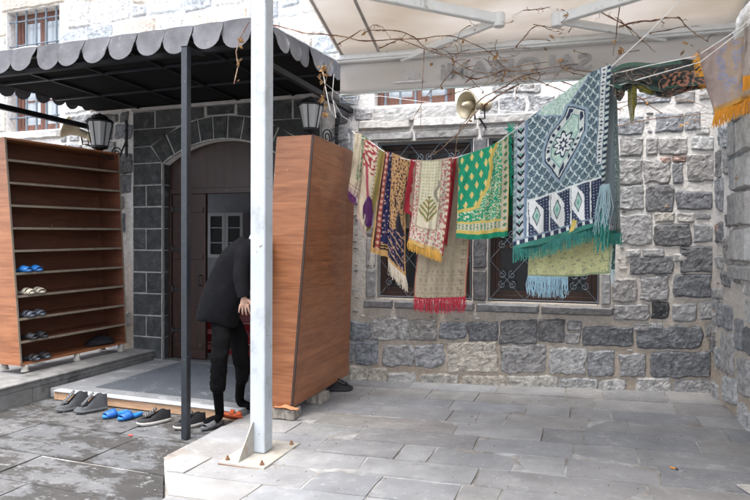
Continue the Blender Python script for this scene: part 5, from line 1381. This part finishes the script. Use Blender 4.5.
# ------------------------------------------------------------------ lines
def line(pts, r, label, name='washing_line', m_=None):
    mb = MB(); mb.tube([J(*p) for p in pts], r, 6); return tag(mb.build(name, m_ or m_cord), label, 'line')
line([(352,131,6.3),(357,135,6.22),(372,143,6.15),(386,153,6.05),(400,158,5.96),(415,161,5.66),(433,161.5,5.63),(455,158,5.6),(475,152,5.5),(495,144.5,5.42),(512,132,5.2),(538,112,5.03),(563,94,4.95),(590,74.5,4.88),(612,66,4.80),(648,33,4.6),(684,-4,4.4),(700,-22,4.3)], .0045, 'long white washing line rising to the right, carrying most of the rugs')
line([(600,80,4.9),(613,74,4.74),(650,65,4.62),(697,56,4.5),(740,28,4.2),(756,14,4.1),(775,0,4.0)], .0045, 'upper white line through the black rug and the lilac mat')
line([(604,84,4.9),(616,86,4.6),(650,76,4.53),(700,62,4.44),(742,30,4.18),(768,10,4.05)], .004, 'lower beaded white line beneath the black rug')
line([(300,62,6.3),(345,100,6.3),(380,96,6.28),(455,106,6.25),(520,112,6.2),(600,110,6.1)], .003, 'thin white wire stretched along the wall below the awning valance', 'wire')
line([(322,66,5.6),(326,90,5.6),(330,110,5.6),(336,118,5.7),(333,100,5.7)], .004, 'white cable dangling from the corner of the door canopy', 'cable')
line([(334,74,5.8),(332,98,5.8),(342,116,5.9),(352,122,6.1)], .003, 'second thin white cable running from the canopy corner to the wall', 'cable')
sm_ = MB()
for k in range(3): 
    a = J(338+3*k, 93, 6.2); sm_.tube([a, a+Vector((.03,0,-.10)), a+Vector((.12,.05,-.12)), a+Vector((.13,.1,-.02))], .006, 5)
sm_.tube([J(338,98,6.2), J(356,97,6.25)], .008, 5)
tag(sm_.build('wall_hook', m_giron), 'cluster of bent pale iron hooks at the canopy corner', 'hook')

# ------------------------------------------------------------------ slippers and shoes
def shoe_outline(n=24, L=.27, W_=.098, side=1):
    pts = []
    for i in range(n):
        a = 2*math.pi*i/n; x = math.cos(a); y = math.sin(a)
        w = .5*W_*(.86+.20*x-.16*max(0, -x)); 
        if -.45 < x < .25 and y*side < 0: w *= .86
        pts.append((x*L/2, y*w+side*.006*x))
    return pts
def mk(root, M_, mb_name, mb, mt, smooth=True, **k):
    b = MB(); b.v = [tuple(M_ @ Vector(v)) for v in mb.v]; b.f = mb.f; b.c = mb.c; return b.build(mb_name, mt, root, smooth=smooth, **k)
def slipper(pos, rot, label, cat, m_sole, m_strap, L=.27, two=False, group=None, side=1, name='slipper'):
    root = empty(name, pos, label, cat, group); M_ = Matrix.Translation(Vector(pos)) @ Matrix.Rotation(rot, 4, 'Z')
    o = shoe_outline(L=L, side=side); s = MB()
    hz = lambda x: .006*max(0, x/(L/2))**2
    s.loft([[Vector((x*.97, y*.95, .0+hz(x))) for x, y in o], [Vector((x, y, .008+hz(x))) for x, y in o], [Vector((x, y, .022+hz(x)+.008*max(0,-x/(L/2)))) for x, y in o], [Vector((x*.94, y*.88, .026+hz(x)+.006*max(0,-x/(L/2)))) for x, y in o], [Vector((x*.8, y*.7, .021+hz(x))) for x, y in o]])
    mk(root, M_, 'sole', s, m_sole)
    st_ = MB(); secs = [(.02, .045), (.085, .125)] if not two else [(.0, .035), (.06, .10)]
    rings = [(.005,.050), (.03,.056), (.075,.050), (.10,.038)] if not two else None
    def band(x0, x1, h0, h1):
        vs = []; n = 12; m_ = 4
        for j in range(m_+1):
            x = x0+(x1-x0)*j/m_; h = h0+(h1-h0)*j/m_
            for i in range(n+1):
                a = math.pi*i/n; vs.append((x+.012*math.sin(a), -.052*math.cos(a)*(1-.15*j/m_), .012+h*math.sin(a)**.8))
        st_.add(vs, [(j*(n+1)+i, j*(n+1)+i+1, (j+1)*(n+1)+i+1, (j+1)*(n+1)+i) for j in range(m_) for i in range(n)])
    if two: band(-.005, .03, .058, .054); band(.055, .095, .05, .038)
    else: band(.0, .09, .060, .036)
    mk(root, M_, 'strap', st_, m_strap, solid=.005)
    return root
def sneaker(pos, rot, label, m_up, m_sole, m_lace, high=0, L=.29, group=None, side=1, cat='shoe', m_line=None):
    root = empty('shoe', pos, label, cat, group); M_ = Matrix.Translation(Vector(pos)) @ Matrix.Rotation(rot, 4, 'Z')
    o = shoe_outline(28, L, .108, side); s = MB()
    tz = lambda x: .014*max(0, (x/(L/2)-.5)*2)**2
    s.loft([[Vector((x*.97, y*.94, tz(x))) for x, y in o], [Vector((x*1.01, y*1.02, .012+tz(x))) for x, y in o], [Vector((x, y, .028+tz(x)*.7)) for x, y in o], [Vector((x*.93, y*.9, .03)) for x, y in o]]); mk(root, M_, 'sole', s, m_sole)
    u = MB(); rings = []
    for k in range(9):
        t = k/8; r = []
        for x, y in o:
            xn = x/(L/2)
            # height of the upper as a function of x: low toe, high collar at the heel
            top = .062 + (.055+high)*max(0, min(1, (.35-xn)/.75))**1.1 - (.012 if xn < -.7 else 0)
            z = .026+(top-.026)*t
            sh = 1-.30*t*t if xn > 0 else 1-.36*t**1.5
            xc = x*(.985-(.10*t if xn > 0 else .03*t)) - (.018*t if xn > .3 else 0)
            r.append(Vector((xc, y*sh*.98, z+tz(x)*(1-t))))
        rings.append(r)
    # inner lip so that the opening reads as a hollow
    last = rings[-1]
    inn = [Vector((v.x*.82-.010, v.y*.78, v.z-.006)) for v in last]
    deep = [Vector((min(v.x, .03)*.8-.006, v.y*.7, .045+0*v.z)) if v.x < .05 else Vector((v.x*.9, v.y*.6, v.z)) for v in inn]
    u.loft(rings, cap=False); mk(root, M_, 'upper', u, m_up)
    li = MB(); li.loft([last, inn, deep], cap=False); li.f.append(tuple(range(2*len(o), 3*len(o)))); mk(root, M_, 'lining', li, m_line or m_black)
    # tongue and laces
    tg = MB(); vs = []
    for j in range(6):
        t = j/5; x = .085-.105*t; z = .074+(.055+high)*t**1.0*.98+.012*t
        for i in range(5): y = (i-2)*.015; vs.append((x, y, z-.004*abs(i-2)))
    tg.add(vs, [(j*5+i, j*5+i+1, (j+1)*5+i+1, (j+1)*5+i) for j in range(5) for i in range(4)]); mk(root, M_, 'tongue', tg, m_up, solid=.006)
    lc = MB()
    for j in range(5):
        t = (j+.4)/5; x = .085-.10*t; z = .080+(.055+high)*t; lc.tube([(x, -.026, z-.006), (x-.004, 0, z+.006), (x, .026, z-.006)], .0035, 5)
        lc.tube([(x, -.026, z-.006), (x-.02, .024, z+.006)], .003, 5)
    mk(root, M_, 'laces', lc, m_lace)
    return root
def simple(name, c, rough=.8, **k): return mat(name, c, rough=rough, noise_amt=.2, nscale=25, **k)
m_bluesl = simple('blue rubber', (.02,.17,.50), .5); m_bluest = simple('deep blue rubber', (.012,.10,.36), .5); m_cream = simple('cream rubber', (.50,.46,.36)); m_greysl = simple('grey rubber', (.085,.10,.125), .6); m_dksl = simple('dark rubber', (.022,.023,.027), .6)
m_bluedk = simple('blue slipper', (.04,.16,.42), .5)
m_gup = simple('grey suede', (.075,.08,.085), .9, bump=.002, bscale=90); m_gsole = simple('mid grey rubber', (.10,.105,.11)); m_bup = simple('black mesh', (.018,.018,.02), .8); m_wsole = simple('dirty white sole', (.42,.40,.37)); m_wlace = simple('white lace', (.17,.175,.18)); m_or = simple('orange rubber', (.62,.12,.04), .55); m_gdirty = simple('grey plastic', (.11,.115,.12))
GS = 'shoes left on the floor in front of the landing'
def fl(x, y): p = onz(x, y, -.036); return p
# hiking boots
p = fl(72, 409.5); sneaker((p.x, p.y, -.036), math.radians(-118+0), 'grey hiking boot at the left end of the row, nearer the ledge', m_gup, m_gsole, m_wlace, .045, .30, GS, 1, 'boot', m_dksl)
p = fl(91, 411.5); sneaker((p.x, p.y, -.036), math.radians(-122), 'grey hiking boot, the right one of its pair, beside the blue slippers', m_gup, m_gsole, m_wlace, .045, .30, GS, -1, 'boot', m_dksl)
p = fl(115.5, 416); slipper((p.x, p.y, -.036), math.radians(-112), 'bright blue rubber slipper on the floor, left of its pair', 'slipper', m_bluesl, m_bluest, .25, False, GS, 1)
p = fl(130.5, 418); slipper((p.x, p.y, -.036), math.radians(-104), 'bright blue rubber slipper on the floor, right of its pair', 'slipper', m_bluesl, m_bluest, .25, False, GS, -1)
p = fl(154, 423.5); sneaker((p.x, p.y, -.036), math.radians(-128), 'black sneaker with dirty white toe between blue slippers and thin post', m_bup, m_wsole, m_wlace, .0, .30, GS, 1)
p = fl(190, 427); sneaker((p.x, p.y, -.036), math.radians(-118), 'black sneaker with dirty white sole half hidden behind the thin post', m_bup, m_wsole, m_wlace, .0, .30, GS, -1)
p = fl(213, 427); slipper((p.x, p.y, -.036), math.radians(-104), 'dirty grey slipper under the foot of the bending person', 'slipper', m_gdirty, m_gdirty, .27, False, GS, 1)
p = fl(229, 422.5); rt = slipper((p.x, p.y, -.030), math.radians(35), 'orange rubber sandal tipped over beside the pavement edge', 'sandal', m_or, m_or, .24, True, GS, 1, 'sandal')
for ch in rt.children: ch.rotation_euler = (0, 0, 0)
rt.rotation_euler = (math.radians(-38), math.radians(-12), 0); rt.location.z = .012
# slippers on the shelves of the left cabinet
GL = 'slippers on the open shelves of the left cabinet'
shelf_items = [(4, 'blue', m_bluedk, m_bluesl, .10), (3, 'cream', m_cream, m_cream, .11), (2, 'grey', m_greysl, m_greysl, .10), (1, 'black', m_dksl, m_dksl, .11), (0, 'charcoal', m_greysl, m_dksl, .12)]
for (k, nm, ms, mst, off) in shelf_items:
    for j, wrd in enumerate(('near', 'far')):
        a = .30; b = off+.095*j; h = k/10+(.0045 if k else .0095); q = TL(a, b, h); q = Vector((q.x+.04, q.y, q.z+.003))
        lab = f'{nm} slipper on {["the lowest shelf","the second shelf from the bottom","the third shelf from the bottom","the fourth shelf from the bottom","the fifth shelf from the bottom"][k]}, {"nearer" if j == 0 else "farther"} one of its pair'
        slipper(tuple(q), math.radians(5-14*j), lab, 'slipper', ms, mst, .25, nm in ('cream', 'grey', 'charcoal'), GL, 1 if j else -1)
# dark bag at the far end of the bottom shelf
q = TL(.45, .82, .011); b = MB()
rings = []
for k in range(9):
    t = k/8; rz = .10*t; f = (1-.75*t**2.2); rings.append([Vector((q.x+.13*f*math.cos(a)*(1+.12*math.sin(3*a+k)), q.y+.20*f*math.sin(a)*(1+.10*math.sin(2*a+k)), q.z+.003+rz+.01*math.sin(4*a)*t)) for a in [2*math.pi*i/20 for i in range(20)]])
b.loft(rings); tag(b.build('bag', simple('black cloth', (.018,.018,.022), .9), smooth=True), 'slumped black cloth bag at the far end of the lowest shelf', 'bag')
# black shoe beneath the far end of the right cabinet, orange rag on the block
p = onground(340, 391); sneaker((p.x, p.y, .002+GZ(p.x,p.y)), math.radians(20), 'scuffed black shoe sticking out under the far end of the right cabinet', m_bup, m_dksl, m_dksl, -.01, .28)
rg = MB(); c0 = Vector((-2.50, 4.775, .096)); nn = 16; vs = []
for i in range(nn+1):
    for j in range(9):
        u = i/nn-.5; v = j/8-.5; x = c0.x+u*.24; y = c0.y+v*.06-.012; z = c0.z+.010+.022*max(0, noise.noise(Vector((u*5.5, v*3, 2))))+.030*math.exp(-((u-.02)/.16)**2)*(1-abs(v)*1.2)-.02*max(0, u-.30)*6*0
        vs.append((x, y, z))
rg.add(vs, [(i*9+j, (i+1)*9+j, (i+1)*9+j+1, i*9+j+1) for i in range(nn) for j in range(8)])
tag(rg.build('rag', simple('orange rag cloth', (.58,.25,.12), .9), smooth=True, solid=.006), 'crumpled pale orange rag on the block under the right cabinet', 'rag')
# cigarette end and red scrap
p = onground(675, 470); c_ = MB(); z = GZ(p.x, p.y)+.009; c_.tube([(p.x-.026, p.y+.018, z), (p.x+.004, p.y-.003, z)], .0055, 8); o = tag(c_.build('cigarette_end', simple('orange filter', (.65,.27,.05))), 'orange cigarette end dropped on the paving', 'cigarette'); o2 = MB(); o2.tube([(p.x+.0045, p.y-.0033, z), (p.x+.016, p.y-.012, z)], .005, 8); o2.build('burnt_tip', m_dksl, o)
p = onz(130, 436, -.036); c_ = MB(); c_.prism([Vector((p.x-.02,p.y,-.036)), Vector((p.x+.015,p.y-.006,-.036)), Vector((p.x+.02,p.y+.012,-.036)), Vector((p.x-.01,p.y+.016,-.036))], (0,0,.008)); tag(c_.build('litter', simple('red scrap', (.6,.08,.05))), 'tiny red scrap lying on the stained slabs', 'litter')
# carton corner at the right edge of the picture
p = onground(752, 494); c_ = MB(); zz = GZ(p.x, p.y)+.003; c_.prism([Vector((p.x-.06,p.y+.10,zz)), Vector((p.x+.01,p.y-.08,zz)), Vector((p.x+.3,p.y-.02,zz)), Vector((p.x+.25,p.y+.15,zz))], (0,0,.012)); tag(c_.build('board', simple('pale board', (.50,.47,.42))), 'pale flat board poking in at the bottom right corner', 'board')
# ------------------------------------------------------------------ the person bending at the door
PD = 5.28
m_jacket = mat('black quilted jacket', (.0045,.0048,.0065), rough=.85, noise_amt=.3, nscale=14, bump=.006, bscale=22, spec=.15)
m_trous = mat('black trousers', (.0045,.0045,.005), rough=.9, noise_amt=.3, nscale=10, bump=.003, bscale=20, spec=.08)
m_sock = mat('black socks', (.004,.004,.0045), rough=.95, spec=.08)
m_skin = mat('skin', (.50,.30,.22), rough=.55, noise_amt=.08, nscale=30)
m_hair = mat('grey hair', (.12,.115,.11), rough=.8, noise_amt=.4, nscale=60)
m_collar = mat('pale shirt collar', (.62,.62,.64), rough=.9)
def skin_mesh(name, chains, mt, parent, sub=2, root0=True):
    """chains: list of lists of (Vector, (rx, ry)); points that coincide are merged into one skeleton"""
    verts = []; rad = []; edges = []
    def idx(p, r):
        for i, v in enumerate(verts):
            if (v-p).length < 1e-4: return i
        verts.append(p); rad.append(r); return len(verts)-1
    for ch in chains:
        prev = None
        for p, r in ch:
            i = idx(Vector(p), r)
            if prev is not None and prev != i: edges.append((prev, i))
            prev = i
    me = bpy.data.meshes.new(name); me.from_pydata([tuple(v) for v in verts], edges, []); o = bpy.data.objects.new(name, me); COL.objects.link(o)
    md = o.modifiers.new('skin', 'SKIN'); md.branch_smoothing = .6; md.use_smooth_shade = True
    for i, r in enumerate(rad):
        sv = me.skin_vertices[0].data[i]; sv.radius = r if hasattr(r, '__len__') else (r, r); sv.use_root = (i == 0)
    s2 = o.modifiers.new('sub', 'SUBSURF'); s2.levels = sub; s2.render_levels = sub
    dg = bpy.context.evaluated_depsgraph_get(); me2 = bpy.data.meshes.new_from_object(o.evaluated_get(dg)); bpy.data.objects.remove(o)
    me2.name = name; me2.materials.clear(); me2.materials.append(mt); me2.polygons.foreach_set('use_smooth', [True]*len(me2.polygons))
    q = bpy.data.objects.new(name, me2); COL.objects.link(q)
    if name in ('trousers', 'body_') :
        for v_ in me2.vertices:   # creases of the cloth
            c_ = v_.co; k_ = noise.noise(Vector((c_.x*9, c_.y*9, c_.z*16)))*.008+noise.noise(Vector((c_.x*20, c_.y*20, c_.z*34)))*.006
            v_.co = c_+v_.normal*k_
    if parent: q.parent = parent; me2.transform(Matrix.Translation(-parent.location))
    return q
per = empty('person', (-3.05, 4.62, -.036), 'person in a black quilted jacket and black trousers bending forward behind the white post', 'person')
pel = J(222, 310, 5.32); sp1 = J(230, 285, 5.32); sp2 = J(240, 263, 5.30); nk = J(252, 246, 5.28); hd0 = J(258, 242, 5.27); hd1 = J(266, 243, 5.24)
shR = J(243, 252, 5.14); elR = J(240.5, 277, 5.08); wrR = J(244, 299, 5.03)
shL = J(252, 254, 5.46); elL = J(262, 277, 5.48); wrL = J(262, 300, 5.40)
hipR = J(221, 316, 5.22); knR = J(219, 362, 5.12); anR = J(217, 415, 5.20); toR = J(213, 424, 5.06)
hipL = J(232, 316, 5.42); knL = J(241, 358, 5.38); anL = J(240, 397, 5.56); heelL = J(238, 404, 5.60); toL = J(256, 407, 5.50)
nk = J(252, 250, 5.28); hd0 = J(257, 246, 5.27); hd1 = J(262, 246, 5.24)
PARTS = []
body = [[(pel,.10),(sp1,.095),(sp2,.10),(nk,.05),(hd0,.05),(hd1,.07)],
        [(sp2,.10),(shR+Fv*.05,.045),(elR,.038),(wrR,.027)], [(sp2,.10),(shL-Fv*.05,.045),(elL,.038),(wrL,.027)],
        [(pel,.10),(hipR,.07),(knR,.045),(J(217,400,5.18),.026)], [(pel,.10),(hipL,.07),(knL,.045),(J(240,390,5.52),.028),(J(240,402,5.57),.026),(J(250,406,5.55),.020)]]
PARTS.append(skin_mesh('body', body, m_skin, None))
# head, hidden behind the post: an egg with brow, nose, chin, ears
def head(c, fwd, up, s, mt, name):
    fwd = Vector(fwd).normalized(); up = (Vector(up)-fwd*Vector(up).dot(fwd)).normalized(); rt = fwd.cross(up)
    mb = MB(); n, m_ = 24, 18; rings = []
    for j in range(1, m_):
        th = math.pi*j/m_; z = math.cos(th); r = math.sin(th); ring = []
        for i in range(n):
            a = 2*math.pi*i/n; f = math.cos(a); l = math.sin(a)
            wx = .078*r*(1-.22*max(0, -z)); fy = .098*r
            d = 0
            if f > .55:
                if -.42 < z < .12: d += .022*max(0, 1-abs(l)*5)*(1-abs(z+.15)*2.2)
                if .02 < z < .22: d += -.010*max(0, 1-abs(abs(l)-.38)*5)
                if -.62 < z < -.5: d += .006*max(0, 1-abs(l)*3)
                if z < -.72: d += .012*max(0, 1-abs(l)*3)
            ring.append(c+fwd*(f*fy+d)*s*1.0+rt*l*wx*s+up*z*.125*s)
        rings.append(ring)
    mb.loft(rings); return mb
hf = (Rv*.80-Z*.60).normalized(); hu = (Rv*.60+Z*.80)
hf = (Rv*.30-Z*.70+Fv*.65).normalized(); hu = (Rv*.5+Z*.6+Fv*.3); hc = J(260.5, 248, 5.32); hm = head(hc, hf, hu, .92, m_skin, 'head'); PARTS.append(hm.build('head', m_skin, None, smooth=True, center=False))
hh = head(hc-hf*.012+hu*.010, hf, hu, .985, m_hair, 'hair')
keep = MB(); keep.v = hh.v; keep.c = hh.c
for f_ in hh.f:
    cc = sum((Vector(hh.v[i]) for i in f_), Vector())/len(f_)-hc
    if cc.dot(hf) < .035 or cc.dot(hu) > .085:
        if cc.dot(hu) > -.05: keep.f.append(f_)
keep.build('hair', m_hair, per, smooth=True)
# jacket: lofted sections from hem to shoulders
secs = [  # left px, right px, depth, half thickness
 ((196,318),(236,327),5.27,.150), ((198,310),(238,317),5.27,.158), ((202,297),(243,304),5.27,.160), ((207,283),(249,290),5.28,.160), ((212,271),(256,280),5.29,.165),
 ((218,260),(262,271),5.30,.175), ((225,250),(268,263),5.30,.190), ((232,243),(270,257),5.30,.175), ((239,238.5),(268,252),5.29,.13), ((245,237),(264,249),5.28,.095)]
jk = MB(); rings = []
for k, (a, b, d, th) in enumerate(secs):
    A, B = J(*a, d), J(*b, d); c = (A+B)/2; ax = (B-A)/2; nrm = Fv-ax*Fv.dot(ax)/ax.length_squared; nrm.normalize(); ring = []
    for i in range(36):
        t = 2*math.pi*i/36; ce, se = math.cos(t), math.sin(t)
        e = .86; ce = math.copysign(abs(ce)**e, ce); se = math.copysign(abs(se)**e, se)
        wr = 1+.022*math.sin(5*t+k*1.7)+.015*math.sin(11*t-k*2.3)+.05*noise.noise(Vector((ce*2.2, se*2.2, k*.5)))+.035*noise.noise(Vector((ce*5, se*5, k*1.6)))
        p = c+ax*ce*wr+nrm*th*se*wr
        p += (Z*.012*math.sin(3*t+k)) if k in (0, 1) else Vector()
        ring.append(p)
    rings.append(ring)
jk.loft(rings, cap=False); jo = jk.build('jacket', m_jacket, per, smooth=True, solid=.012, sub=1)
# quilting bands follow the sections
# collar
cl = MB(); cA, cB = J(239.5,240,5.28), J(256,248,5.28)
cr_ = []
for k, (a, b, th) in enumerate([((237,244),(262,251),.10),((238,239.5),(262,246),.095),((240.5,237),(263,243),.085),((243,237.5),(263,243.5),.075)]):
    A, B = J(*a, 5.28), J(*b, 5.28); c = (A+B)/2; ax = (B-A)/2; nrm = Fv-ax*Fv.dot(ax)/ax.length_squared; nrm.normalize()
    cr_.append([c+ax*math.cos(2*math.pi*i/24)+nrm*th*math.sin(2*math.pi*i/24) for i in range(24)])
cl.loft(cr_, cap=False); cl.build('collar', m_jacket, jo, smooth=True, solid=.014)
cs = MB(); A, B = J(250,237,5.26), J(262,241,5.26); cs.tube([A, (A+B)/2-Z*.005, B], [.028,.036,.03], 10); cs.build('shirt_collar', m_collar, per, smooth=True)
def sleeve(a, e, w_, sg):
    pts = [a+(e-a)*t for t in (0, .25, .5, .75)]+[e+(w_-e)*t for t in (0, .25, .5, .75, .98)]
    rr = [.075, .076, .070, .064, .064, .060, .056, .052, .048]
    rr = [r*(1+.05*math.sin(i*2.3)) for i, r in enumerate(rr)]
    mb = MB(); d0 = (pts[0]-pts[1]).normalized(); pts = [pts[0]+d0*.07, pts[0]+d0*.05]+pts; rr = [.03, .062]+rr; mb.tube(pts, rr, 18, cap=False); return mb
for (a, e, w_) in ((shR, elR, wrR), (shL, elL, wrL)): sleeve(a+(Fv*.03 if a == shR else -Fv*.03), e, w_, 1).build('sleeve', m_jacket, jo, smooth=True, solid=.008, sub=1)
# trousers
tr_ = [[(pel+Z*.04,.145),(pel-Z*.03,.15),(hipR-Z*.02,.098),(J(222,338,5.17),.088),(knR,.078),(J(218.5,376,5.14),.073),(J(218,388,5.16),.076),(J(217.5,392,5.17),.066)],
       [(pel-Z*.03,.15),(hipL-Z*.02,.098),(J(238,336,5.40),.090),(knL,.080),(J(243,372,5.44),.070),(J(241,384,5.49),.056)]]
skin_mesh('trousers', tr_, m_trous, per, 3)
fp = fl(213, 427); fd = Vector((math.cos(math.radians(-104)), math.sin(math.radians(-104)), 0)); hz_ = Vector((fp.x, fp.y, -.036))
an_ = hz_-fd*.075+Z*.115
sk = [[(J(217.5,386,5.16),.052),((J(217.5,386,5.16)+an_)/2,.047),(an_,.044),(hz_-fd*.075+Z*.066,(.042,.040)),(hz_-fd*.01+Z*.062,(.043,.030)),(hz_+fd*.06+Z*.052,(.043,.022)),(hz_+fd*.10+Z*.048,(.034,.014))]]
skin_mesh('sock', sk, m_sock, per)
sk = [[(J(241,380,5.48),.052),(J(240,390,5.52),.046),(J(239.5,398,5.56),.046),(J(240.5,403,5.58),.046),(J(246,405.5,5.57),.042),(J(253,407,5.54),.036),(J(258,408,5.52),.026)]]
skin_mesh('sock', sk, m_sock, per)
# hands: palm plus five separate bent fingers
def hand(w_, down, side, out, label=None):
    """w_: wrist; down: direction to the fingertips; side: towards the thumb; out: back of the hand"""
    down, side, out = [Vector(v).normalized() for v in (down, side, out)]
    P = lambda a, b, c: w_+down*a+side*b+out*c
    ch = [[(P(-.05,0,0),(.026,.022)),(P(0,0,0),(.027,.020)),(P(.045,.0,0),(.036,.016)),(P(.080,.0,0),(.038,.014))]]
    PARTS.append(skin_mesh('hand', ch, m_skin, None))
    for i, (off, L_, sp) in enumerate([(.033,.072,.16),(.011,.080,.04),(-.011,.075,-.10),(-.032,.060,-.24)]):
        b0 = P(.070, off, 0); b1 = P(.070+L_*.48, off+sp*.035, -.004); b2 = P(.070+L_*.80, off+sp*.06, -.016); b3 = P(.070+L_*1.02, off+sp*.07, -.030)
        o_ = skin_mesh('finger', [[(P(.052,off*.95,0),.0105),(b0,.0100),(b1,.0088),(b2,.0080),(b3,.0062)]], m_skin, None, 2); PARTS.append(o_)
    PARTS.append(skin_mesh('thumb', [[(P(.012,.022,0),.014),(P(.035,.044,-.004),.0125),(P(.062,.060,-.008),.0105),(P(.082,.064,-.016),.008)]], m_skin, None, 2))
hand(wrR+Vector((0,0,.012)), (Rv*.02-Z*1.0-Fv*.05), Rv, -Fv)
hand(wrL, (Rv*.2-Z*1.0), -Rv, -Fv)

# one continuous skin for the whole body
jm = MB()
for o in PARTS:
    M_ = o.matrix_world if o.location.length == 0 else Matrix.Translation(o.location)
    jm.add([M_ @ v.co for v in o.data.vertices], [tuple(p.vertices) for p in o.data.polygons])
for o in PARTS: bpy.data.objects.remove(o)
tmp = jm.build('tmp', m_skin, None, center=False); md = tmp.modifiers.new('r', 'REMESH'); md.mode = 'VOXEL'; md.voxel_size = .0042; md.use_smooth_shade = True
sm2 = tmp.modifiers.new('sm', 'SMOOTH'); sm2.factor = .5; sm2.iterations = 2
me2 = bpy.data.meshes.new_from_object(tmp.evaluated_get(bpy.context.evaluated_depsgraph_get())); bpy.data.objects.remove(tmp)
me2.name = 'body'; me2.transform(Matrix.Translation(-per.location)); me2.materials.clear(); me2.materials.append(m_skin); me2.polygons.foreach_set('use_smooth', [True]*len(me2.polygons))
bo = bpy.data.objects.new('body', me2); COL.objects.link(bo); bo.parent = per
